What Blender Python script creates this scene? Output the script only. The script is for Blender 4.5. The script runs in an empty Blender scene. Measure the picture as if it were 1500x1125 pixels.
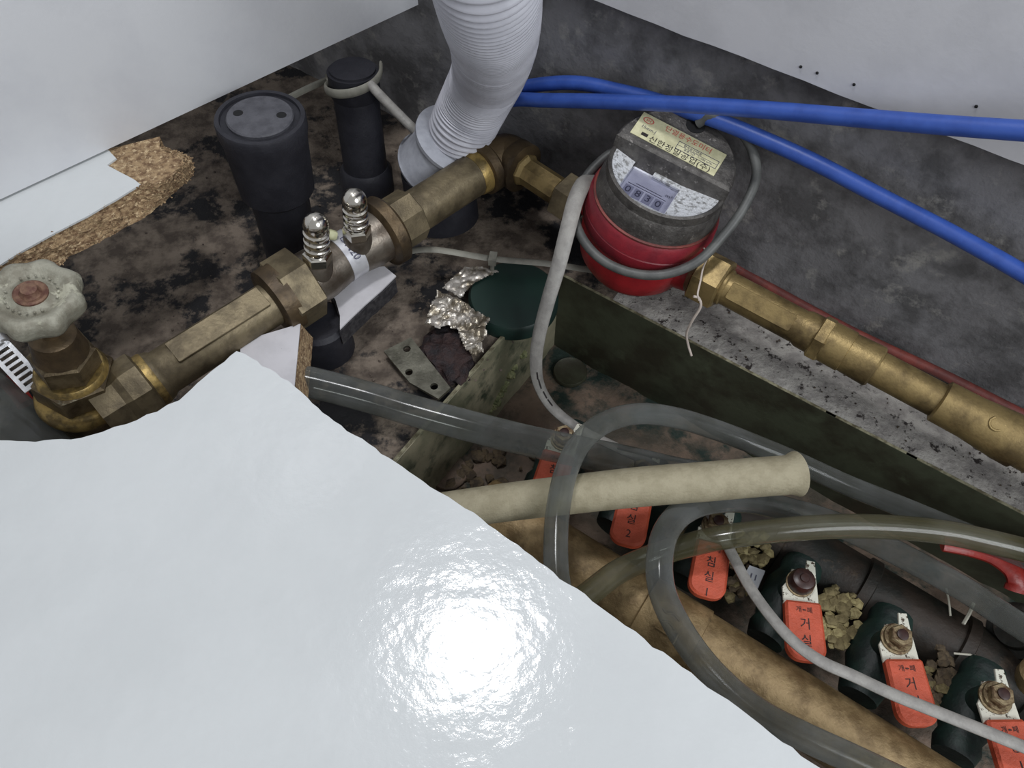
import bpy, math, random
from mathutils import Vector, noise
V = Vector
random.seed(7)
scene = bpy.context.scene

# ------------------------------------------------------------------ camera
H = 0.47                      # camera height above the concrete ground (m)
FPX = 1150.0                  # focal length in pixels of the 1500 px wide frame
TILT = math.radians(33.0)
CS, SN = math.cos(TILT), math.sin(TILT)
cam_d = bpy.data.cameras.new('camera')
cam = bpy.data.objects.new('camera', cam_d)
scene.collection.objects.link(cam)
cam.location = (0, 0, H)
cam.rotation_euler = (TILT, 0, 0)
cam_d.sensor_width = 36.0
cam_d.lens = 36.0 * FPX / 1500.0
cam_d.clip_start = 0.005
scene.camera = cam

def ray(px, py):
    X, U = px - 750.0, 562.5 - py
    return V((X, U * CS + FPX * SN, U * SN - FPX * CS))
def at(px, py, z):
    d = ray(px, py); t = (z - H) / d.z
    return V((0, 0, H)) + d * t
def proj(p):
    q = V(p) - V((0, 0, H))
    X = q.x; Uc = q.y * CS + q.z * SN; F = q.y * SN - q.z * CS
    return 750 + FPX * X / F, 562.5 - FPX * Uc / F

# ------------------------------------------------------------------ light and exposure
world = bpy.data.worlds.new('world'); scene.world = world; world.use_nodes = True
world.node_tree.nodes['Background'].inputs[0].default_value = (0.94, 0.96, 1.0, 1)
world.node_tree.nodes['Background'].inputs[1].default_value = 0.42
gl = at(690, 945, 0.12)
rd = ray(690, 945).normalized(); rd.z = -rd.z
def area(name, loc, target, size, power, col):
    l = bpy.data.lights.new(name, 'AREA'); l.shape = 'DISK'; l.size = size; l.energy = power; l.color = col
    o = bpy.data.objects.new(name, l); scene.collection.objects.link(o)
    o.location = loc; o.rotation_euler = (V(target) - V(loc)).to_track_quat('-Z', 'Y').to_euler()
    return o
area('work_lamp', gl + rd * 1.05, at(760, 560, 0.0), 0.14, 4.1, (0.97, 0.98, 1.0))
area('wall_fill', (0.72, -0.58, 0.92), (0, 0.4, 0.15), 0.7, 11.0, (0.93, 0.97, 1.0))  # added fill light, no real fixture; brightens the left wall and other upright faces
scene.view_settings.view_transform = 'Standard'
scene.view_settings.look = 'None'
scene.view_settings.exposure = 0.0
scene.view_settings.gamma = 1.0
scene.view_settings.use_curve_mapping = False

# ------------------------------------------------------------------ materials
def L(c):
    return tuple(((x / 255.0) / 12.92 if x / 255.0 <= 0.04045 else ((x / 255.0 + 0.055) / 1.055) ** 2.4) for x in c) + (1.0,)
def M(name, c1, c2=None, scale=60, rough=0.6, metal=0.0, bump=0.0, bscale=None, c3=None, s3=15, lo=0.42, hi=0.6,
      lo3=0.52, hi3=0.6, stretch=None, coat=0.0, spec=0.5, trans=0.0, tint=(205, 208, 205), rough2=None, bdist=0.001, wavy=0.0):
    m = bpy.data.materials.new(name); m.use_nodes = True
    nt = m.node_tree; N = nt.nodes; K = nt.links
    b = N['Principled BSDF']
    b.inputs['Base Color'].default_value = L(c1)
    b.inputs['Roughness'].default_value = rough
    b.inputs['Metallic'].default_value = metal
    b.inputs['Specular IOR Level'].default_value = spec
    b.inputs['Coat Weight'].default_value = coat
    b.inputs['Coat Roughness'].default_value = 0.12
    tc = N.new('ShaderNodeTexCoord'); src = tc.outputs['Object']
    if stretch:
        mp = N.new('ShaderNodeMapping'); mp.inputs['Scale'].default_value = stretch
        K.new(src, mp.inputs['Vector']); src = mp.outputs['Vector']
    def nz(sc, det=6, rg=0.62):
        n = N.new('ShaderNodeTexNoise'); n.inputs['Scale'].default_value = sc
        n.inputs['Detail'].default_value = det; n.inputs['Roughness'].default_value = rg
        K.new(src, n.inputs['Vector']); return n.outputs['Fac']
    def ramp(fac, a, z):
        r = N.new('ShaderNodeMapRange'); r.inputs['From Min'].default_value = a; r.inputs['From Max'].default_value = z
        K.new(fac, r.inputs['Value']); return r.outputs['Result']
    def mix(fac, a, bcol):
        x = N.new('ShaderNodeMix'); x.data_type = 'RGBA'
        K.new(fac, x.inputs['Factor'])
        if isinstance(a, tuple): x.inputs['A'].default_value = a
        else: K.new(a, x.inputs['A'])
        x.inputs['B'].default_value = bcol
        return x.outputs['Result']
    col = L(c1)
    if c2:
        f = ramp(nz(scale), lo, hi); col = mix(f, col, L(c2))
        if rough2 is not None:
            r = N.new('ShaderNodeMapRange'); r.inputs['To Min'].default_value = rough; r.inputs['To Max'].default_value = rough2
            K.new(f, r.inputs['Value']); K.new(r.outputs['Result'], b.inputs['Roughness'])
    if c3:
        col = mix(ramp(nz(s3, 7, 0.68), lo3, hi3), col, L(c3))
    if not isinstance(col, tuple): K.new(col, b.inputs['Base Color'])
    if bump:
        bp = N.new('ShaderNodeBump'); bp.inputs['Strength'].default_value = bump; bp.inputs['Distance'].default_value = bdist
        K.new(nz(bscale or scale * 3, 5), bp.inputs['Height']); last = bp.outputs['Normal']
        if wavy:
            b2 = N.new('ShaderNodeBump'); b2.inputs['Strength'].default_value = wavy; b2.inputs['Distance'].default_value = 0.002
            K.new(nz(34, 3), b2.inputs['Height']); K.new(last, b2.inputs['Normal']); last = b2.outputs['Normal']
        K.new(last, b.inputs['Normal'])
    if trans:
        out = N['Material Output']; tr = N.new('ShaderNodeBsdfTransparent'); tr.inputs['Color'].default_value = L(tint)
        lw = N.new('ShaderNodeLayerWeight'); lw.inputs['Blend'].default_value = 0.35
        mr = N.new('ShaderNodeMapRange'); mr.inputs['To Min'].default_value = trans; mr.inputs['To Max'].default_value = trans * 0.25
        K.new(lw.outputs['Facing'], mr.inputs['Value'])
        ms = N.new('ShaderNodeMixShader'); K.new(mr.outputs['Result'], ms.inputs['Fac'])
        K.new(b.outputs['BSDF'], ms.inputs[1]); K.new(tr.outputs['BSDF'], ms.inputs[2]); K.new(ms.outputs['Shader'], out.inputs['Surface'])
    return m

m_floor = M('concrete_ground', (122, 110, 98), (78, 68, 60), 55, 0.85, bump=0.8, bscale=170, c3=(26, 25, 28), s3=13, lo3=0.50, hi3=0.55, bdist=0.002)
m_strip = M('pale_concrete', (172, 168, 162), (138, 134, 130), 70, 0.9, bump=0.9, bscale=260, c3=(50, 44, 42), s3=120, lo3=0.57, hi3=0.63, bdist=0.002)
m_wall = M('dark_concrete', (126, 125, 127), (88, 87, 88), 30, 0.85, bump=0.6, bscale=160, c3=(150, 148, 144), s3=42, lo3=0.56, hi3=0.68, bdist=0.0015)
m_white = M('white_melamine', (197, 200, 201), (193, 196, 197), 12, 0.10, bump=0.30, bscale=85, spec=0.5, bdist=0.001, wavy=0.30)
m_panel = M('white_panel', (206, 207, 210), (199, 200, 204), 14, 0.4, bump=0.1, bscale=300)
m_back = M('grey_white_panel', (196, 196, 200), (186, 186, 190), 14, 0.45, bump=0.1, bscale=300)
m_chip = M('particle_board', (168, 142, 108), (112, 86, 62), 240, 0.9, bump=1.0, bscale=300, c3=(200, 176, 140), s3=330, lo3=0.55, hi3=0.62, stretch=(1, 1, 2.2), bdist=0.003)
m_brass = M('aged_brass', (124, 112, 88), (92, 82, 64), 60, 0.45, 0.55, bump=0.25, bscale=500, rough2=0.5, c3=(62, 54, 46), s3=22, lo3=0.56, hi3=0.72)
m_brass_g = M('golden_brass', (148, 128, 86), (104, 88, 58), 50, 0.42, 0.6, bump=0.25, bscale=500, rough2=0.5, c3=(64, 52, 38), s3=20, lo3=0.55, hi3=0.72)
m_brass_b = M('bright_brass', (174, 148, 90), (112, 96, 62), 110, 0.42, 0.6, bump=0.3, bscale=400)
m_bronze = M('dark_bronze', (100, 84, 62), (68, 57, 44), 40, 0.45, 0.6, bump=0.3, bscale=400)
m_header = M('header_gold_paint', (150, 128, 92), (112, 92, 62), 60, 0.5, 0.35, bump=0.5, bscale=600, c3=(76, 60, 42), s3=26, lo3=0.56, hi3=0.7)
m_header2 = M('rusty_header', (46, 37, 30), (26, 27, 23), 30, 0.6, 0.1, bump=0.6, bscale=200, c3=(72, 60, 48), s3=50, lo3=0.6, hi3=0.7)
m_gate = M('gate_metal', (118, 104, 80), (78, 66, 48), 70, 0.42, 0.65, bump=0.4, bscale=400, c3=(150, 146, 126), s3=60, lo3=0.6, hi3=0.68)
m_wheel = M('grey_cast_wheel', (142, 140, 126), (116, 112, 98), 90, 0.5, 0.15, bump=0.5, bscale=420, c3=(172, 170, 152), s3=70, lo3=0.6, hi3=0.66)
m_rust = M('rust_hub', (120, 92, 74), (92, 60, 50), 200, 0.6, 0.3, bump=0.5, bscale=500)
m_steel = M('grey_plated_brass', (124, 116, 106), (96, 86, 76), 60, 0.36, 0.7, bump=0.2, bscale=500)
m_chrome = M('chrome', (205, 200, 190), None, 60, 0.16, 1.0)
m_zinc = M('zinc_strip', (205, 206, 208), (180, 180, 182), 90, 0.3, 0.8, bump=0.1)
m_black = M('black_plastic', (44, 44, 50), (36, 36, 42), 60, 0.55, bump=0.3, bscale=500, spec=0.3)
m_blackcap = M('grey_black_cap', (78, 78, 84), (64, 64, 70), 120, 0.6, bump=0.4, bscale=500)
m_hole = M('hole_black', (10, 10, 12), None, rough=0.9)
m_hose = M('white_grey_hose', (176, 176, 184), (166, 166, 174), 50, 0.42, spec=0.4)
m_collar = M('grey_collar', (158, 160, 168), (140, 142, 150), 60, 0.5, bump=0.2)
m_blue = M('blue_hose', (52, 84, 164), (44, 74, 150), 60, 0.42, bump=0.1, bscale=300)
m_cable = M('grey_cable', (150, 147, 142), (134, 131, 127), 120, 0.5, bump=0.3, bscale=900)
m_darkcable = M('dark_grey_cord', (88, 89, 87), (74, 75, 74), 90, 0.5)
m_tie = M('clear_cable_tie', (150, 148, 132), None, rough=0.4, trans=0.35)
m_tie2 = M('dusty_cable_tie', (132, 130, 120), (110, 108, 100), 60, rough=0.6)
m_red = M('red_meter_paint', (160, 34, 40), (134, 28, 34), 40, 0.42, bump=0.25, bscale=350, c3=(112, 36, 34), s3=24, lo3=0.6, hi3=0.75)
m_ring = M('crimson_lock_ring', (132, 30, 42), (112, 26, 38), 50, 0.45, bump=0.25, bscale=350)
m_redpipe = M('red_brown_pipe', (128, 62, 54), (98, 50, 46), 60, 0.55, bump=0.3)
m_cast = M('grey_cast_cover', (96, 93, 90), (72, 69, 67), 110, 0.5, 0.45, bump=0.7, bscale=420, c3=(142, 138, 134), s3=230, lo3=0.6, hi3=0.68)
m_silver = M('silver_recess', (224, 226, 230), (150, 150, 150), 300, 0.34, 0.35, bump=0.8, bscale=500, lo=0.5, hi=0.62)
m_dial = M('dial_face', (226, 228, 240), (204, 206, 220), 60, 0.4)
m_digit = M('digit_window', (158, 160, 178), None, rough=0.5)
m_glass = M('meter_glass', (60, 60, 66), None, rough=0.12, trans=0.98, tint=(246, 246, 250))
m_label = M('cream_label', (206, 202, 166), (186, 182, 146), 140, 0.55)
m_ink = M('black_ink', (34, 28, 28), None, rough=0.7)
m_rink = M('red_ink', (190, 84, 78), None, rough=0.7)
m_greyink = M('grey_ink', (66, 66, 88), None, rough=0.7)
m_orange = M('orange_handle', (192, 84, 58), (178, 76, 50), 120, 0.5, bump=0.5, bscale=700, c3=(190, 72, 44), s3=60, lo3=0.6, hi3=0.75)
m_redlever = M('red_lever', (150, 42, 34), (128, 34, 28), 90, 0.4, bump=0.3)
m_plate = M('spotted_white_plate', (206, 204, 190), (70, 56, 42), 420, 0.5, lo=0.58, hi=0.6, bump=0.3)
m_bolt = M('rusty_zinc_bolt', (150, 134, 104), (92, 70, 50), 260, 0.4, 0.6, bump=0.4)
m_darkbolt = M('dark_bolt_cap', (58, 36, 32), (44, 28, 26), 200, 0.35)
m_green = M('dark_green_sheet', (70, 74, 58), (52, 50, 38), 24, 0.5, bump=0.35, bscale=120, c3=(78, 84, 66), s3=34, lo3=0.58, hi3=0.72)
m_endwall = M('grey_green_sheet', (142, 136, 114), (106, 106, 86), 30, 0.5, bump=0.3, bscale=120, c3=(58, 66, 52), s3=40, lo3=0.52, hi3=0.66)
m_base = M('rusty_base_sheet', (116, 98, 84), (72, 66, 56), 28, 0.7, bump=0.8, bscale=150, c3=(28, 44, 38), s3=16, lo3=0.5, hi3=0.58, bdist=0.002)
m_gbody = M('green_painted_valve', (22, 44, 38), (16, 28, 26), 60, 0.55, bump=0.6, bscale=180)
m_gcap = M('bottle_green_cap', (26, 48, 42), (22, 40, 36), 30, 0.5)
m_foil = M('crumpled_foil', (214, 208, 200), (130, 120, 104), 90, 0.25, 0.6, bump=0.5, bscale=200)
m_tube = M('smoky_clear_tube', (142, 144, 142), (116, 117, 112), 30, 0.14, trans=0.85, coat=0.3, spec=0.7)
m_tube_y = M('yellowed_clear_tube', (116, 112, 92), (94, 90, 66), 20, 0.14, trans=0.7, coat=0.3, spec=0.7)
m_tan = M('dusty_tan_hose', (158, 150, 126), (144, 136, 112), 90, 0.7, bump=0.5, bscale=700)
m_stone = M('yellow_chip', (168, 156, 112), (118, 104, 68), 160, 0.8, bump=0.6, bscale=400)
m_stone_d = M('brown_chip', (98, 84, 64), (62, 52, 42), 140, 0.85, bump=0.6, bscale=400)
m_stone_b = M('olive_chip', (132, 120, 84), (92, 80, 52), 160, 0.8, bump=0.6, bscale=400)
m_stone_w = M('pale_sliver', (190, 186, 172), None, rough=.7)
m_dirt = M('dirt_crumbs', (52, 42, 38), (90, 80, 68), 260, 0.9)
m_tile = M('white_offcut_face', (196, 194, 198), (186, 184, 188), 50, 0.5, c3=(70, 64, 60), s3=300, lo3=0.70, hi3=0.72)
m_foam = M('black_offcut_edge', (36, 34, 38), (60, 58, 60), 260, 0.8, bump=0.6)
m_galv = M('galvanised_plate', (118, 116, 104), (86, 84, 74), 60, 0.4, 0.6, bump=0.4, bscale=200)
m_clod = M('rusty_clod', (50, 32, 30), (28, 22, 26), 90, 0.7, bump=1.0, bscale=200, bdist=0.003)
m_wire = M('thin_white_wire', (190, 178, 168), None, rough=0.5)
m_paper = M('paper_tag', (176, 178, 184), None, rough=0.6)
m_sticker = M('silver_sticker', (200, 200, 204), (180, 180, 186), 60, 0.35, 0.3)

# ------------------------------------------------------------------ mesh helpers
ORG = {}
def mesh_obj(name, verts, faces, mat, parent=None, smooth=True, sharp=40, origin=None, mats=None, fm=None):
    verts = [V(v) for v in verts]
    if parent is not None: o0 = ORG[parent.name]
    elif origin is not None: o0 = V(origin)
    else:
        n = len(verts); c = sum(verts, V()) / n; o0 = V((c.x, c.y, min(v.z for v in verts)))
    me = bpy.data.meshes.new(name)
    me.from_pydata([tuple(v - o0) for v in verts], [], faces)
    for mm in (mats or [mat]): me.materials.append(mm)
    if fm:
        for p, i in zip(me.polygons, fm): p.material_index = i
    if smooth:
        for p in me.polygons: p.use_smooth = True
        me.update()
        try: me.set_sharp_from_angle(angle=math.radians(sharp))
        except Exception: pass
    me.update()
    o = bpy.data.objects.new(name, me); scene.collection.objects.link(o)
    if parent is not None: o.parent = parent
    else: o.location = o0
    ORG[o.name] = o0
    return o
def tag(o, label=None, cat=None, group=None, kind=None):
    if label: o['label'] = label
    if cat: o['category'] = cat
    if group: o['group'] = group
    if kind: o['kind'] = kind
    return o
def thing(name, loc, label, cat, group=None):
    o = bpy.data.objects.new(name, None); scene.collection.objects.link(o)
    o.empty_display_size = 0.01; o.location = loc; ORG[o.name] = V(loc)
    return tag(o, label, cat, group)
class G:
    def __init__(s): s.v = []; s.f = []
    def add(s, vs, fs):
        n = len(s.v); s.v += [V(v) for v in vs]; s.f += [tuple(i + n for i in f) for f in fs]; return s
    def obj(s, name, mat, parent=None, **k): return mesh_obj(name, s.v, s.f, mat, parent, **k)
def frame(axis, hint=None):
    z = V(axis).normalized(); h = V(hint) if hint is not None else (V((0, 0, 1)) if abs(z.z) < 0.9 else V((1, 0, 0)))
    x = (h - z * h.dot(z)).normalized(); return x, z.cross(x), z
def rings(rs, close0=True, close1=True):
    n = len(rs[0]); v = [p for r in rs for p in r]; f = []
    for k in range(len(rs) - 1):
        for i in range(n):
            j = (i + 1) % n; f.append((k * n + i, k * n + j, (k + 1) * n + j, (k + 1) * n + i))
    if close0: f.append(tuple(range(n))[::-1])
    if close1: f.append(tuple((len(rs) - 1) * n + i for i in range(n)))
    return v, f
def lathe(p0, axis, prof, seg=32, hint=None, mod=None, close=True, ex=None):
    """prof: list of (distance along axis, radius)"""
    x, y, z = ex or frame(axis, hint)
    rs = []
    for (t, r) in prof:
        ring = []
        for i in range(seg):
            a = 2 * math.pi * i / seg; rr = r * (mod(a, t) if mod else 1)
            ring.append(V(p0) + z * t + (x * math.cos(a) + y * math.sin(a)) * rr)
        rs.append(ring)
    return rings(rs, close, close)
def hexnut(p0, axis, length, r, n=6, hint=None, ch=0.0012):
    return lathe(p0, axis, [(0, r * 0.9), (ch, r), (length - ch, r), (length, r * 0.9)], n, hint)
def cr(pts, n=6):
    P = [V(p) for p in pts]; P = [2 * P[0] - P[1]] + P + [2 * P[-1] - P[-2]]; out = []
    for i in range(1, len(P) - 2):
        a, b, c, d = P[i - 1:i + 3]
        for k in range(n):
            t = k / n; out.append(0.5 * (2 * b + (c - a) * t + (2 * a - 5 * b + 4 * c - d) * t * t + (3 * b - a - 3 * c + d) * t ** 3))
    out.append(P[-2]); return out
def sweep(pts, r, seg=14, n=6, flat=None, rfun=None, raw=False, upv=(0, 0, 1)):
    """tube through pts; flat=(w,h) scales the section; rfun(s01)->radius"""
    C = [V(p) for p in pts] if raw else cr(pts, n)
    rs = []; x = None
    for i, p in enumerate(C):
        t = (C[min(i + 1, len(C) - 1)] - C[max(i - 1, 0)]).normalized()
        if x is None: x = frame(t, upv if abs(t.dot(V(upv))) < 0.95 else (1, 0, 0))[0]
        if flat: x = V(upv)
        x = (x - t * x.dot(t)).normalized(); y = t.cross(x)
        rr = rfun(i / (len(C) - 1)) if rfun else r
        fx, fy = (flat[1], flat[0]) if flat else (1, 1)
        rs.append([p + (x * math.cos(2 * math.pi * k / seg) * fx + y * math.sin(2 * math.pi * k / seg) * fy) * rr for k in range(seg)])
    return rings(rs)
def prism(poly, o, x, y, z, z0, z1, bev=0.0):
    n = len(poly); P = [V((a, b)) for a, b in poly]
    ar = sum(P[i].x * P[(i + 1) % n].y - P[(i + 1) % n].x * P[i].y for i in range(n))
    if ar < 0: P = P[::-1]
    def ins(b):
        q = []
        for i in range(n):
            e1 = (P[i] - P[i - 1]); e2 = (P[(i + 1) % n] - P[i])
            if e1.length < 1e-9 or e2.length < 1e-9: q.append(P[i]); continue
            n1 = V((-e1.y, e1.x)).normalized(); n2 = V((-e2.y, e2.x)).normalized()
            m = n1 + n2
            if m.length < 1e-6: m = n1
            m = m.normalized(); q.append(P[i] + m * (b / max(0.5, m.dot(n1))))
        return q
    lv = [(0, z0), (0, z1)] if not bev else [(bev, z0), (0, z0 + bev), (0, z1 - bev), (bev, z1)]
    rs = [[V(o) + x * p.x + y * p.y + z * h for p in (ins(b) if b else P)] for b, h in lv]
    return rings(rs)
def rrect(x0, x1, y0, y1, r, n=5):
    out = []
    for cx, cy, a0 in ((x1 - r, y1 - r, 0), (x0 + r, y1 - r, 90), (x0 + r, y0 + r, 180), (x1 - r, y0 + r, 270)):
        for k in range(n + 1):
            a = math.radians(a0 + 90 * k / n); out.append((cx + r * math.cos(a), cy + r * math.sin(a)))
    return out
XA, YA, ZA = V((1, 0, 0)), V((0, 1, 0)), V((0, 0, 1))
def slab(pix, ztop, thick, bev=0.0, jit=0.0, step=None, under=None):
    """flat piece with outline read at height ztop; real thickness; jagged edge optional"""
    P = [at(a, b, ztop) for a, b in pix]; pts = []
    for i, p in enumerate(P):
        q = P[(i + 1) % len(P)]; n = max(1, int((q - p).length / step)) if step else 1
        for k in range(n):
            s = p.lerp(q, k / n); d = (q - p).normalized()
            j = jit * (noise.noise(s * 160) + 0.8 * noise.noise(s * 420)) if jit else 0
            pts.append((s.x - d.y * j, s.y + d.x * j))
    return prism(pts, (0, 0, 0), XA, YA, ZA, ztop - thick, ztop, bev)
def text(name, s, size, o, x, y, mat, parent, mid=True, squash=1.0, off=0.0002, lab=None):
    z = x.cross(y).normalized()
    c = bpy.data.curves.new(name, 'FONT'); c.body = s; c.size = 1.0; c.resolution_u = 2
    c.align_x = 'CENTER' if mid else 'LEFT'; c.align_y = 'CENTER'
    t = bpy.data.objects.new(name + '_tmp', c); scene.collection.objects.link(t)
    bpy.context.view_layer.update()
    me = bpy.data.meshes.new_from_object(t.evaluated_get(bpy.context.evaluated_depsgraph_get()))
    vs = [V(o) + x * (v.co.x * size * squash) + y * (v.co.y * size) + z * off for v in me.vertices]
    fs = [tuple(p.vertices) for p in me.polygons]
    bpy.data.objects.remove(t); bpy.data.curves.remove(c); bpy.data.meshes.remove(me)
    ob = mesh_obj(name, vs, fs, mat, parent, smooth=False)
    if lab: ob['label'] = lab
    return ob
def on_line(A, B, px):
    """point of segment AB (extended) seen at column px"""
    c = V((0, 0, H)); a = A - c; d = B - A; k = (px - 750) / FPX
    Fa = a.y * SN - a.z * CS; Fd = d.y * SN - d.z * CS
    t = (k * Fa - a.x) / (d.x - k * Fd); return A + d * t
def blob(c, r, seed, sub=2, sq=(1, 1, 1), amp=0.35, freq=1.6):
    import bmesh
    bm = bmesh.new(); bmesh.ops.create_icosphere(bm, subdivisions=sub, radius=1)
    vs = []
    for v in bm.verts:
        k = 1 + amp * noise.noise(v.co * freq + V((seed * 7.3, seed * 3.1, seed)))
        vs.append(V(c) + V((v.co.x * sq[0], v.co.y * sq[1], v.co.z * sq[2])) * (r * k))
    fs = [tuple(v.index for v in f.verts) for f in bm.faces]; bm.free(); return vs, fs

# ------------------------------------------------------------------ directions of the pit
U = V((0.821, -0.571, 0)).normalized()      # along the wall, to the right
W = V((-0.571, -0.821, 0)).normalized()     # away from the wall, towards the viewer
K = at(818, 402, 0.0)                        # corner of the sunken box
crease = (at(1200, 470, 0.0) - K).dot(W)     # wall foot, negative
PD = 0.095                                   # depth of the box
BW = 0.34
wall_p = K + W * crease
def on_wall(px, py, off):
    d = ray(px, py); c = V((0, 0, H)); t = ((wall_p - c).dot(W) + off) / d.dot(W); return c + d * t

# floor: grid with a pit cut out ------------------------------------------------
def grid_floor():
    v, f, idx, fm = [], [], {}, []
    du = 0.008
    us = [-0.95 + du * i for i in range(int(2.0 / du))]
    n_u = len(us); off = us[min(range(n_u), key=lambda i: abs(us[i]))]; us = [u - off for u in us]
    vs_ = []
    a = crease - 0.03
    while a < -1e-6: vs_.append(a); a += du
    vs_.append(0.0); k = 1
    while k * du < BW - 1e-6: vs_.append(k * du); k += 1
    vs_.append(BW); a = BW + du
    while a < 0.85: vs_.append(a); a += du
    def vert(i, j):
        if (i, j) not in idx:
            p = K + U * us[i] + W * vs_[j]
            edge = (us[i] >= -1e-6 and -1e-6 <= vs_[j] <= BW + 1e-6)
            h = 0 if edge else 0.0022 * noise.noise(p * 30) + 0.0014 * noise.noise(p * 110)
            if us[i] > 0 and vs_[j] < 0: h += 0.001 * noise.noise(p * 220)
            v.append(V((p.x, p.y, h))); idx[(i, j)] = len(v) - 1
        return idx[(i, j)]
    for i in range(len(us) - 1):
        for j in range(len(vs_) - 1):
            if us[i] > -1e-6 and vs_[j] > -1e-6 and vs_[j + 1] < BW + 1e-6: continue
            f.append((vert(i, j), vert(i, j + 1), vert(i + 1, j + 1), vert(i + 1, j)))
            fm.append(1 if (us[i] + 0.03 * noise.noise(V((us[i] * 40, vs_[j] * 40, 0))) > 0.03 and vs_[j] < 0.0) else 0)
    o = mesh_obj('floor', v, f, m_floor, mats=[m_floor, m_strip], fm=fm, origin=(0, 0, 0))
    return tag(o, kind='structure')
grid_floor()

def wall_grid(name, base, along, up, nu, nv, thick, mat, amp):
    """upright wall slab with a rough front (front faces W)"""
    v, f = [], []
    nrm = along.cross(up).normalized()
    A, B = nu; z0, z1 = nv; cu, cv = int((B - A) / 0.012), int((z1 - z0) / 0.012)
    for j in range(cv + 1):
        for i in range(cu + 1):
            p = base + along * (A + (B - A) * i / cu) + up * (z0 + (z1 - z0) * j / cv)
            v.append(p + W * (amp * noise.noise(p * 22) + amp * 0.5 * noise.noise(p * 80)))
    for j in range(cv):
        for i in range(cu):
            a = j * (cu + 1) + i; f.append((a, a + 1, a + cu + 2, a + cu + 1))
    n = len(v)
    for c in ((A, z0), (B, z0), (B, z1), (A, z1)): v.append(base + along * c[0] + up * c[1] - W * thick)
    f.append((n + 3, n + 2, n + 1, n))
    f.append(tuple(range(cu + 1))[::-1] + (n, n + 1))
    top = [cv * (cu + 1) + i for i in range(cu + 1)]; f.append(tuple(top) + (n + 2, n + 3))
    f.append(tuple(j * (cu + 1) for j in range(cv + 1)) + (n + 3, n))
    f.append(tuple((j * (cu + 1) + cu) for j in range(cv + 1))[::-1] + (n + 1, n + 2))
    o = mesh_obj(name, v, f, mat, origin=base); return tag(o, kind='structure')
wall_grid('wall_back', wall_p, U, ZA, (-1.0, 1.0), (-0.02, 0.75), 0.05, m_wall, 0.003)

# left cabinet wall: its foot stands on the cabinet floor
wl1, wl2 = at(0, 296, 0.12), at(634, 0, 0.12)
wd = (wl2 - wl1).normalized(); wn = V((wd.y, -wd.x, 0))
if wn.dot(V((0, 0, 0)) - wl1) < 0: wn = -wn
wa, wb = wl1 - wd * 0.5, wl2 + wd * 0.30
g = G(); q = [wa, wb, wb - wn * 0.015, wa - wn * 0.015]
g.add([p + ZA * 0.0016 for p in q] + [p + ZA * 0.55 for p in q], [(0, 1, 5, 4), (1, 2, 6, 5), (2, 3, 7, 6), (3, 0, 4, 7), (4, 5, 6, 7), (3, 2, 1, 0)])
tag(g.obj('wall_left', m_panel, smooth=False, origin=wl1), kind='structure')

# back panel of the cabinet, hanging in front of the concrete wall
e0, e1 = on_wall(856, 0, 0.022), on_wall(1500, 236, 0.022)
zb = (e0.z + e1.z) / 2
pA = wall_p + W * 0.022 + U * (-0.75); pB = wall_p + W * 0.022 + U * 0.95
g = G(); v, f = [], []
nseg = 90; bot, top = [], []
for i in range(nseg + 1):
    p = pA.lerp(pB, i / nseg); j = 0.0012 * noise.noise(p * 130)
    bot.append(V((p.x, p.y, zb + j))); top.append(V((p.x, p.y, 0.62)))
for i in range(nseg + 1): v += [bot[i], top[i], top[i] - W * 0.009, bot[i] - W * 0.009]
for i in range(nseg):
    a = i * 4; b = a + 4
    f += [(a, b, b + 1, a + 1), (a + 1, b + 1, b + 2, a + 2), (a + 2, b + 2, b + 3, a + 3), (a + 3, b + 3, b, a)]
f += [(0, 1, 2, 3), (nseg * 4 + 3, nseg * 4 + 2, nseg * 4 + 1, nseg * 4)]
bp = mesh_obj('back_panel', v, f, m_back, smooth=False, origin=(pA.x, pA.y, zb))
tag(bp, 'greyish white cabinet back panel hanging above the dark concrete wall', 'panel')
for (a, b) in ((1173, 98), (1197, 107), (1251, 124), (1430, 156)):
    c = on_wall(a, b, 0.0222)
    o = G().add(*lathe(c - W * 0.0005, W, [(0, 0.0009), (0.0008, 0.0008), (0.001, 0.0003)], 10)).obj('nail_hole', m_hole, bp)

# ------------------------------------------------------------------ cabinet floor boards
BZ = 0.12
pb = [(-260, 640), (0, 645), (40, 646), (90, 643), (118, 640), (150, 632), (185, 620), (230, 602), (262, 586), (290, 562), (318, 536), (346, 515), (360, 518), (385, 535),
      (430, 566), (450, 584), (489, 617), (540, 650), (579, 677), (631, 712), (670, 736), (715, 769), (790, 823), (820, 847), (868, 880), (903, 906), (957, 946), (999, 977),
      (1050, 1015), (1098, 1050), (1146, 1087), (1202, 1125), (1300, 1190), (1500, 1330), (1500, 1700), (-260, 1700)]
v, f = slab(pb, BZ, 0.015, 0.0, jit=0.0011, step=0.004)
nn = len(v) // 2
fm = [1] * (len(f) - 1) + [0]
bfront = mesh_obj('cabinet_floor_board', v, f, m_white, smooth=False, mats=[m_white, m_chip], fm=fm)
tag(bfront, 'big glossy white cabinet floor board with ragged cut edge in the foreground', 'board')

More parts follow.
